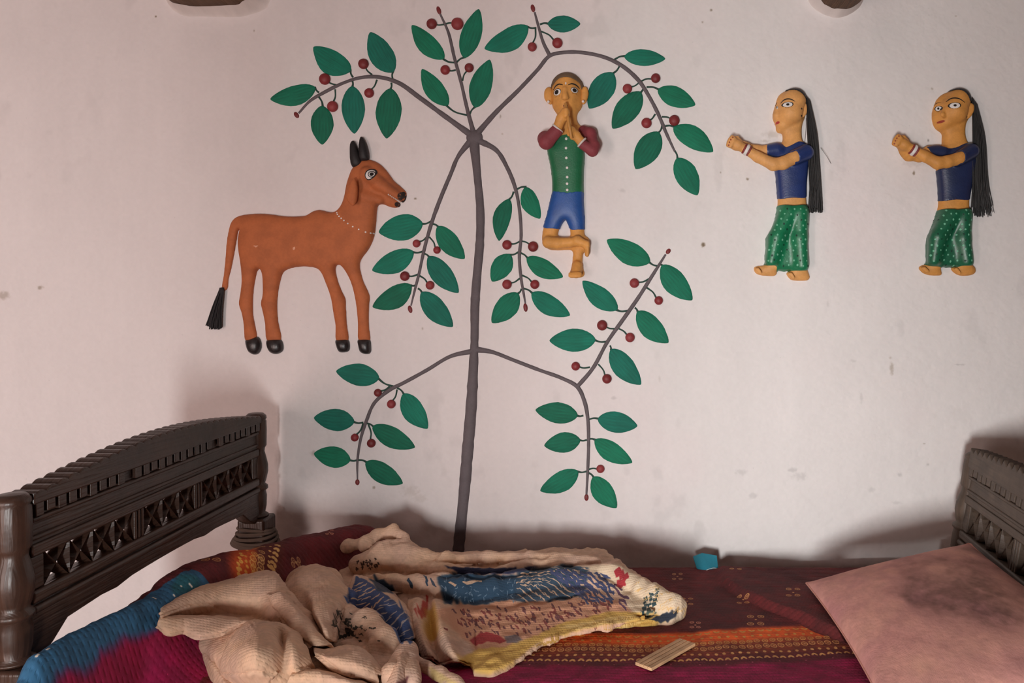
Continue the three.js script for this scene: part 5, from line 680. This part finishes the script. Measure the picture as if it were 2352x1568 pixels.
function onBlanket(u, v) { // where the sight line of a photo pixel meets the blanket
  const sq = seen.get(Math.round(u / 4) * 4096 + Math.round(v / 4));
  if (sq) { // step from the nearest laid point along the cloth to the exact sight line
    const scr = (q) => { const d = CAMZ - q.z; return [CX + q.x * F / d, CY + (CAMY - q.y) * F / d]; }, S = 45, i = clamp(Math.floor(sq.n / S), 0, 55), j = clamp(sq.n % S, 0, 43), a = sq.up[i * S + j], b = sq.up[(i + 1) * S + j], c = sq.up[i * S + j + 1], [au, av] = scr(a), [bu2, bv] = scr(b), [cu, cv] = scr(c), e = bu2 - au, f = cu - au, g2 = bv - av, h = cv - av, det = e * h - f * g2;
    if (Math.abs(det) > 0.3) { const du = u - au, dv = v - av, s = clamp((du * h - f * dv) / det, -3, 3), t = clamp((e * dv - g2 * du) / det, -3, 3); return a.clone().addScaledVector(b.clone().sub(a), s).addScaledVector(c.clone().sub(a), t); }
    return sq.q;
  }
  const d = V((u - CX) / F, -(v - CY) / F, -1); for (let t = 1.2; t < 2.45; t += 0.006) { const x = d.x * t, z = CAMZ - t, y = CAMY + d.y * t; if (y > 0.8) continue; if (y < 0.55) return V(x, y, z); if (blanketCol(x, z)(y) < 0) return V(x, y, z); } return V(d.x * 2, 0.55, 0.4);
}
const BK = 0.8, bu = (q) => [(q.x + 1.1) / 1.35, ((q.z - BK * (q.y - 0.6)) - 0.0) / 1.15];
const BW = 2048, BH = 1744;
const blanketTex = canvasTex(BW, BH, (g) => {
  const to = (u, v) => { const [s, t] = bu(onBlanket(u, v)); return [s * BW, t * BH]; };
  const path = (pts) => { g.beginPath(); pts.forEach((p, i) => { const q = to(...p); i ? g.lineTo(...q) : g.moveTo(...q); }); };
  const rough = (pts) => { const out = []; pts.forEach((p, i) => { const q = pts[(i + 1) % pts.length], l = Math.hypot(q[0] - p[0], q[1] - p[1]), n = Math.max(2, Math.round(l / 5)); for (let k = 0; k < n; k++) { const t = k / n, x = lerp(p[0], q[0], t), y = lerp(p[1], q[1], t); out.push([x + 7 * (fbm(x * 0.12, y * 0.12, 3, 2) - 0.5), y + 7 * (fbm(x * 0.12, y * 0.12, 9, 2) - 0.5)]); } }); return out; };
  const fill = (pts, col, blur = 4) => { g.save(); if (blur > 1) g.filter = 'blur(' + blur * 0.7 + 'px)'; g.fillStyle = col; path(rough(pts)); g.closePath(); g.fill(); g.restore(); };
  const sw = BW / 2, sh = BH / 2, sm = document.createElement('canvas'); sm.width = sw; sm.height = sh; const sg = sm.getContext('2d'), im = sg.createImageData(sw, sh), D = im.data; for (let j = 0; j < sh; j++) for (let i = 0; i < sw; i++) { const n = fbm(i * 0.020, j * 0.020, 3, 3) - 0.5, f = fbm(i * 0.18, j * 0.18, 8, 2) - 0.5, k = 1 + 0.14 * n + 0.14 * f, o = (j * sw + i) * 4; D[o] = 212 * k; D[o + 1] = 177 * k; D[o + 2] = (152 - 14 * n) * k; D[o + 3] = 255; } sg.putImageData(im, 0, 0); g.drawImage(sm, 0, 0, BW, BH);
  fill([[990, 1400], [1200, 1370], [1330, 1350], [1420, 1380], [1480, 1420], [1240, 1470], [1100, 1500]], '#cf9a7c', 10);
  fill([[1340, 1300], [1420, 1295], [1480, 1330], [1580, 1360], [1590, 1440], [1470, 1430], [1420, 1360]], '#e2cdb0', 8);
  const wave = (pts, w, col, amp, freq, sd) => { g.strokeStyle = col; g.lineCap = 'round'; g.lineWidth = w; const c = new THREE.CatmullRomCurve3(pts.map((p) => V(p[0], p[1], 0))), n = 26; let on = false; g.beginPath(); for (let i = 0; i <= n; i++) { const q = c.getPoint(i / n), d = c.getTangent(i / n), o = amp * (noise(i * freq, sd, 3) - 0.5) * 2, p = to(q.x - d.y * o, q.y + d.x * o); if (hash(i, sd | 0, 7) < 0.06) { on = false; continue; } if (on) g.lineTo(...p); else { g.moveTo(...p); on = true; } } g.stroke(); };
  // blue block print: dark ground cut by pale wavy reserves
  const blue = '#3a4f7c', navy = '#323f6a', dk = '#2c475e', pale = '#c7a88f', paleB = '#a99f9c';
  const mark = (u, v, l, w, ang, col, sd) => { const n = 5, c = Math.cos(ang), s2 = Math.sin(ang), a = [], b = []; for (let i = 0; i <= n; i++) { const t = i / n, x = (t - 0.5) * l, h = w / 2 * (0.5 + 0.5 * Math.sin(Math.PI * t)) * (0.7 + 0.6 * hash(i, sd, 3)), o = (noise(i * 0.8, sd, 5) - 0.5) * w; a.push([u + x * c - (o + h) * s2, v + x * s2 + (o + h) * c]); b.unshift([u + x * c - (o - h) * s2, v + x * s2 + (o - h) * c]); } const q = a.concat(b).map((p) => to(...p)); for (let i = 1; i < q.length; i++) if (Math.hypot(q[i][0] - q[i - 1][0], q[i][1] - q[i - 1][1]) > 30) return; g.fillStyle = col; g.beginPath(); q.forEach((p, i) => (i ? g.lineTo(...p) : g.moveTo(...p))); g.closePath(); g.fill(); };
  fill([[1005, 1325], [1060, 1318], [1180, 1322], [1230, 1330], [1190, 1375], [1100, 1390], [1020, 1388]], dk, 5); fill([[1020, 1300], [1100, 1306], [1240, 1304], [1200, 1316], [1060, 1320]], '#2e3350', 4); fill([[1190, 1314], [1290, 1298], [1350, 1304], [1345, 1370], [1260, 1382], [1180, 1384]], '#374a5c', 6);
  for (let k = 0; k < 60; k++) mark(lerp(1010, 1190, hash(k, 1, 11)), lerp(1328, 1384, hash(k, 2, 11)), 5 + 6 * hash(k, 3, 11), 1.6, hash(k, 4, 11) * 3, '#6f8497', k); mark(1070, 1388, 26, 12, -0.2, pale, 4); mark(1085, 1337, 44, 7, -0.15, pale, 9); mark(1040, 1342, 20, 5, 0.3, pale, 12);
  for (let r = 0; r < 11; r++) for (let k = 0; k < 8; k++) { const u = 1196 + 20 * k + 9 * (r % 2), v = 1308 + r * 7.5 - 1.2 * k + 3 * hash(r, k, 4); mark(u, v, 20, 2.6, 0.25 + 1.6 * (noise(u * 0.02, v * 0.03, 6) - 0.5), pale, r * 31 + k); }
  fill([[800, 1392], [806, 1362], [820, 1322], [842, 1330], [868, 1352], [905, 1380], [940, 1416], [952, 1470], [940, 1486], [918, 1476], [890, 1440], [860, 1408], [830, 1396]], blue, 2); fill([[806, 1380], [850, 1388], [880, 1410], [870, 1418], [835, 1400], [805, 1394]], navy, 5);
  for (let r = 0; r < 13; r++) for (let k = 0; k < 4; k++) { const s0 = r / 12, u = lerp(812, 930, s0) + 13 * (k - 1.2) * 0.9 + 3 * hash(r, k, 8), v = lerp(1345, 1468, s0 * s0 * 0.5 + s0 * 0.5) + (1.5 - k) * 12 + 4 * hash(k, r, 9); mark(u, v, 24, 3.0, -0.55 + 1.3 * (noise(r * 0.6, k * 0.5, 3) - 0.5), r < 6 ? pale : paleB, r * 17 + k); }
  for (let k = 0; k < 10; k++) mark(850 + 18 * k + 4 * hash(k, 1, 3), 1328 + 7 * (k % 3) - 2, 26, 9 - 0.4 * k, 1.1 + 0.3 * hash(k, 2, 2), k % 2 ? '#34465a' : '#46505f', k);
  fill([[850, 1330], [880, 1332], [905, 1352], [900, 1362], [870, 1356]], '#2c3e52', 4);
  for (let r = 0; r < 7; r++) for (let q = 0; q < 9; q++) { const u = 1255 + q * 17 + r * 15, v = 1306 + r * 12 + q * 3.2 - (q > 4 ? (q - 4) * 2 : 0); if (u > 1440 || v > 1405) continue; mark(u, v, 22 + 6 * hash(r, q, 3), 6.5, 0.72 + 0.3 * (hash(q, r, 5) - 0.5), r + q > 11 ? '#8a3f45' : r + q > 9 ? '#64465f' : '#474f72', r * 13 + q); }
  for (let k = 0; k < 190; k++) { const a = hash(k, 1, 2), b = hash(k, 2, 2), u = lerp(1015, 1420, a), v = lerp(1392, 1456, b) - 26 * (u - 1015) / 405 + 12; mark(u, v, 9 + 7 * hash(k, 3, 1), 3 + 3 * hash(k, 4, 1), 0.75 + 0.5 * (hash(k, 6, 1) - 0.5), hash(k, 5, 1) < 0.5 ? '#8d4a45' : '#74484a', k); }
  // red blooms and yellow hem
  fill([[1080, 1470], [1105, 1452], [1140, 1456], [1165, 1470], [1150, 1478], [1120, 1474], [1090, 1484]], '#a3383b', 3); fill([[1160, 1462], [1185, 1456], [1200, 1468], [1190, 1480], [1165, 1476]], '#7b6e70', 4); fill([[968, 1378], [984, 1374], [982, 1408], [962, 1428]], '#a8382f', 2);
  fill([[1060, 1512], [1100, 1488], [1160, 1486], [1220, 1464], [1300, 1428], [1400, 1405], [1480, 1408], [1540, 1418], [1500, 1450], [1430, 1452], [1330, 1468], [1245, 1490], [1200, 1520], [1130, 1552], [1060, 1545]], '#d6ae5c', 6); fill([[985, 1400], [1000, 1395], [1010, 1430], [1000, 1470], [975, 1470]], '#cfa24e', 8); fill([[1280, 1440], [1420, 1415], [1480, 1418], [1420, 1432], [1330, 1448]], '#e3c27c', 6);
  for (let k = 0; k < 40; k++) { const u = lerp(1080, 1500, hash(k, 7, 7)); wave([[u, 1515 - (u - 1080) * 0.2], [u + 26, 1508 - (u - 1080) * 0.2]], 1.6, '#b98f45', 3, 0.6, k); }
  for (let k = 0; k < 3; k++) { fill([[1410 + 10 * k, 1310 + 6 * k], [1424 + 8 * k, 1302 + 5 * k], [1428 + 8 * k, 1318 + 6 * k], [1414 + 9 * k, 1328 + 6 * k]], '#b0373f', 1.5); }
  fill([[1418, 1335], [1432, 1330], [1438, 1342], [1426, 1352], [1416, 1346]], '#b0373f', 1.5);
  for (let k = 0; k < 12; k++) { const r = k % 4, q = Math.floor(k / 4), u = 1478 + 13 * q + 9 * r * 0.2 - 4 * r, v = 1378 - 10 * q + 11 * r - 4; fill([[u, v], [u + 9, v - 4], [u + 11, v + 5], [u + 2, v + 8]], '#33494e', 1); }
  fill([[1490, 1425], [1530, 1408], [1560, 1402], [1552, 1420], [1520, 1432]], '#2d3442', 2); fill([[1480, 1412], [1510, 1408], [1496, 1416]], '#4a5a52', 2);
  for (let k = 0; k < 60; k++) { const u = lerp(1440, 1570, hash(k, 1, 9)), v = 1340 + (u - 1440) * 0.3 + lerp(-12, 40, hash(k, 2, 9)); wave([[u, v], [u + 14, v - 8]], 1.4, hash(k, 3, 9) < 0.5 ? '#e0b878' : '#efe0c4', 2, 0.6, k); }
  // small dark print on the inner face
  for (let k = 0; k < 60; k++) { const u = lerp(768, 905, hash(k, 1, 4)), v = lerp(1400, 1475, hash(k, 2, 4)), s2 = u < 820 && v > 1415 ? 1.7 : 0.9; if (u > 845 && hash(k, 5, 4) < 0.55) continue; mark(u, v, 9 * s2, 4 * s2, -0.5 + hash(k, 6, 4), '#3b352e', k); }
 for (let k = 0; k < 30; k++) mark(lerp(818, 872, hash(k, 1, 6)), lerp(1285, 1310, hash(k, 2, 6)), 6, 4, 0.8, '#4a3a33', k);
  for (let k = 0; k < 9; k++) mark(952 + 6 * k, 1548 - 2 * k + 6 * (k % 2), 34, 6, -1.1 + 0.3 * (k % 3), k % 2 ? '#47513f' : '#5a4a40', k); fill([[905, 1572], [935, 1556], [945, 1568], [930, 1580]], '#5a2e30', 3); fill([[985, 1530], [1050, 1568], [1060, 1590], [1000, 1580]], '#cdb27a', 5);
});
const blanketMat = new THREE.MeshPhysicalMaterial({ map: blanketTex, roughness: 0.95, bumpMap: T.stitch.clone(), bumpScale: 0.0009, sheen: 0.4, sheenRoughness: 0.7, sheenColor: new THREE.Color('#caa98e'), side: THREE.DoubleSide });
blanketMat.bumpMap.repeat.set(10, 9); blanketMat.bumpMap.needsUpdate = true;
{
  // fields are sampled with the columns standing upright: grid axes are x, z, y, turned back afterwards
  const h = 0.0045, g = surfaceNets(blanketCol, [BB[0], BB[2] + 0.02, 0.535], [BB[3], BB[4], 0.76], h), p = g.attributes.position;
  for (let i = 0; i < p.count; i++) { const y = p.getY(i), z = p.getZ(i); p.setXYZ(i, p.getX(i), z, y); }
  const ix = g.index.array; for (let i = 0; i < ix.length; i += 3) { const t = ix[i + 1]; ix[i + 1] = ix[i + 2]; ix[i + 2] = t; }
  g.deleteAttribute('normal'); const all = mergeGeometries([g, ...laid.map((k) => k.g)]), ap = all.attributes.position;
  const uv = new Float32Array(ap.count * 2), q = V(); for (let i = 0; i < ap.count; i++) { q.fromBufferAttribute(ap, i); const [s, t] = bu(q); uv[2 * i] = s; uv[2 * i + 1] = 1 - t; }
  all.setAttribute('uv', new THREE.BufferAttribute(uv, 2)); all.computeVertexNormals();
  tag(mesh('crumpled_blanket', all, blanketMat), 'crumpled beige hand-stitched blanket with faded blue print and yellow hem on the bed', 'blanket');
}
// ------------------------------------------------------------------ pillow and wooden strip
{
  const A = V(0.452, 0.592, 0.325), B = V(0.900, 0.688, 0.295), Cc = V(0.455, 0.585, 1.07), e1 = B.clone().sub(A), e2 = Cc.clone().sub(A), up = e2.clone().cross(e1).normalize();
  const tex = canvasTex(1024, 1024, (g, w, h) => { const im = g.createImageData(w, h), D = im.data; for (let j = 0; j < h; j++) for (let i = 0; i < w; i++) { const s = i / w, t = j / h, n = fbm(s * 5, t * 6, 3, 5) - 0.5, m = fbm(s * 26, t * 32, 5, 3) - 0.5, st = smooth(0.34, 0.06, Math.hypot((s - 0.70) * 0.8, (t - 0.49) * 0.75) + 0.6 * n) * 0.72, st2 = smooth(0.14, 0.0, Math.hypot(s - 0.92, t - 0.12) + 0.2 * n) * 0.5, k = 1 + 0.18 * n + 0.14 * m, q = clamp(st * (0.75 + 1.6 * m) + st2), c = [lerp(212, 120, q), lerp(154, 86, q), lerp(144, 76, q)], o = (j * w + i) * 4; D[o] = clamp(c[0] * k, 0, 255); D[o + 1] = clamp(c[1] * (k + 0.10 * n), 0, 255); D[o + 2] = clamp(c[2] * (k - 0.05 * n), 0, 255); D[o + 3] = 255; } g.putImageData(im, 0, 0); });
  const mat = new THREE.MeshPhysicalMaterial({ map: tex, roughness: 0.95, sheen: 0.3, sheenColor: new THREE.Color('#d0a090'), sheenRoughness: 0.7, bumpMap: T.weave.clone(), bumpScale: 0.002, side: THREE.DoubleSide }); mat.bumpMap.repeat.set(4, 5); mat.bumpMap.needsUpdate = true;
  const half = (sgn) => grid(64, 64, (a, b) => { const x = 2 * a - 1, y = 2 * b - 1, px = x * (1 - 0.06 * (1 - y * y) * Math.abs(x)), py = y * (1 - 0.06 * (1 - x * x) * Math.abs(y)), t = Math.pow(Math.max(0, (1 - Math.pow(Math.abs(x), 2.4)) * (1 - Math.pow(Math.abs(y), 2.4))), 0.55), q = A.clone().addScaledVector(e1, px / 2 + 0.5).addScaledVector(e2, py / 2 + 0.5), n = 0.006 * (fbm(x * 4, y * 4, 6, 3) - 0.5) * t; return q.addScaledVector(up, sgn * (sgn > 0 ? 0.062 : 0.03) * t + n + sgn * 0.0015); }, (q, a, b) => [a, 1 - b]);
  const pil = thing('pillow', 'dusty pink stained pillow leaning on the carved footboard', 'pillow');
  mesh('cover', half(1), mat, pil); mesh('underside', half(-1), mat, pil);
  const seam = []; for (let k = 0; k <= 96; k++) { const s = k / 96 * 4, i = Math.floor(s) % 4, t = s - Math.floor(s), [x, y] = [[lerp(-1, 1, t), -1], [1, lerp(-1, 1, t)], [lerp(1, -1, t), 1], [-1, lerp(1, -1, t)]][i], px = x * (1 - 0.06 * (1 - y * y) * Math.abs(x)), py = y * (1 - 0.06 * (1 - x * x) * Math.abs(y)); seam.push(A.clone().addScaledVector(e1, px / 2 + 0.5).addScaledVector(e2, py / 2 + 0.5)); }
  mesh('seam', new THREE.TubeGeometry(new THREE.CatmullRomCurve3(seam, false), 200, 0.0028, 6, false), new THREE.MeshStandardMaterial({ color: '#c48a7c', roughness: 0.95 }), pil);
}
{
  const q = [[1460, 1526], [1501, 1539], [1596, 1482], [1562, 1470]].map(([u, v]) => onY(u, v, 0.562)), e = q[3].clone().sub(q[0]), w = q[1].clone().sub(q[0]), Ls = e.length(), Ws = w.length(), c = q[0].clone().add(q[2]).multiplyScalar(0.5), ang = Math.atan2(-e.z, e.x);
  const strip = thing('wooden_strip', 'flat pale wooden strip with long grooves lying on the orange dotted band', 'wooden strip'), m = woodMat('#ffdcb0', 0.7), W = Math.abs(w.x * Math.sin(ang) + w.z * Math.cos(ang)) || Ws;
  const put = (g) => boxUV(g).rotateY(ang).translate(c.x, 0.5645, c.z);
  const lanes = 4; for (let i = 0; i < lanes; i++) { const z = (i + 0.5) / lanes * W - W / 2; mesh('slat', put(new RoundedBoxGeometry(Ls, 0.006, W / lanes - 0.0012, 2, 0.0012).translate(0, 0, z)), m, strip); }
  mesh('backing', put(new THREE.BoxGeometry(Ls - 0.002, 0.003, W - 0.002).translate(0, -0.0022, 0)), m, strip);
}
renderer.render(scene, camera);
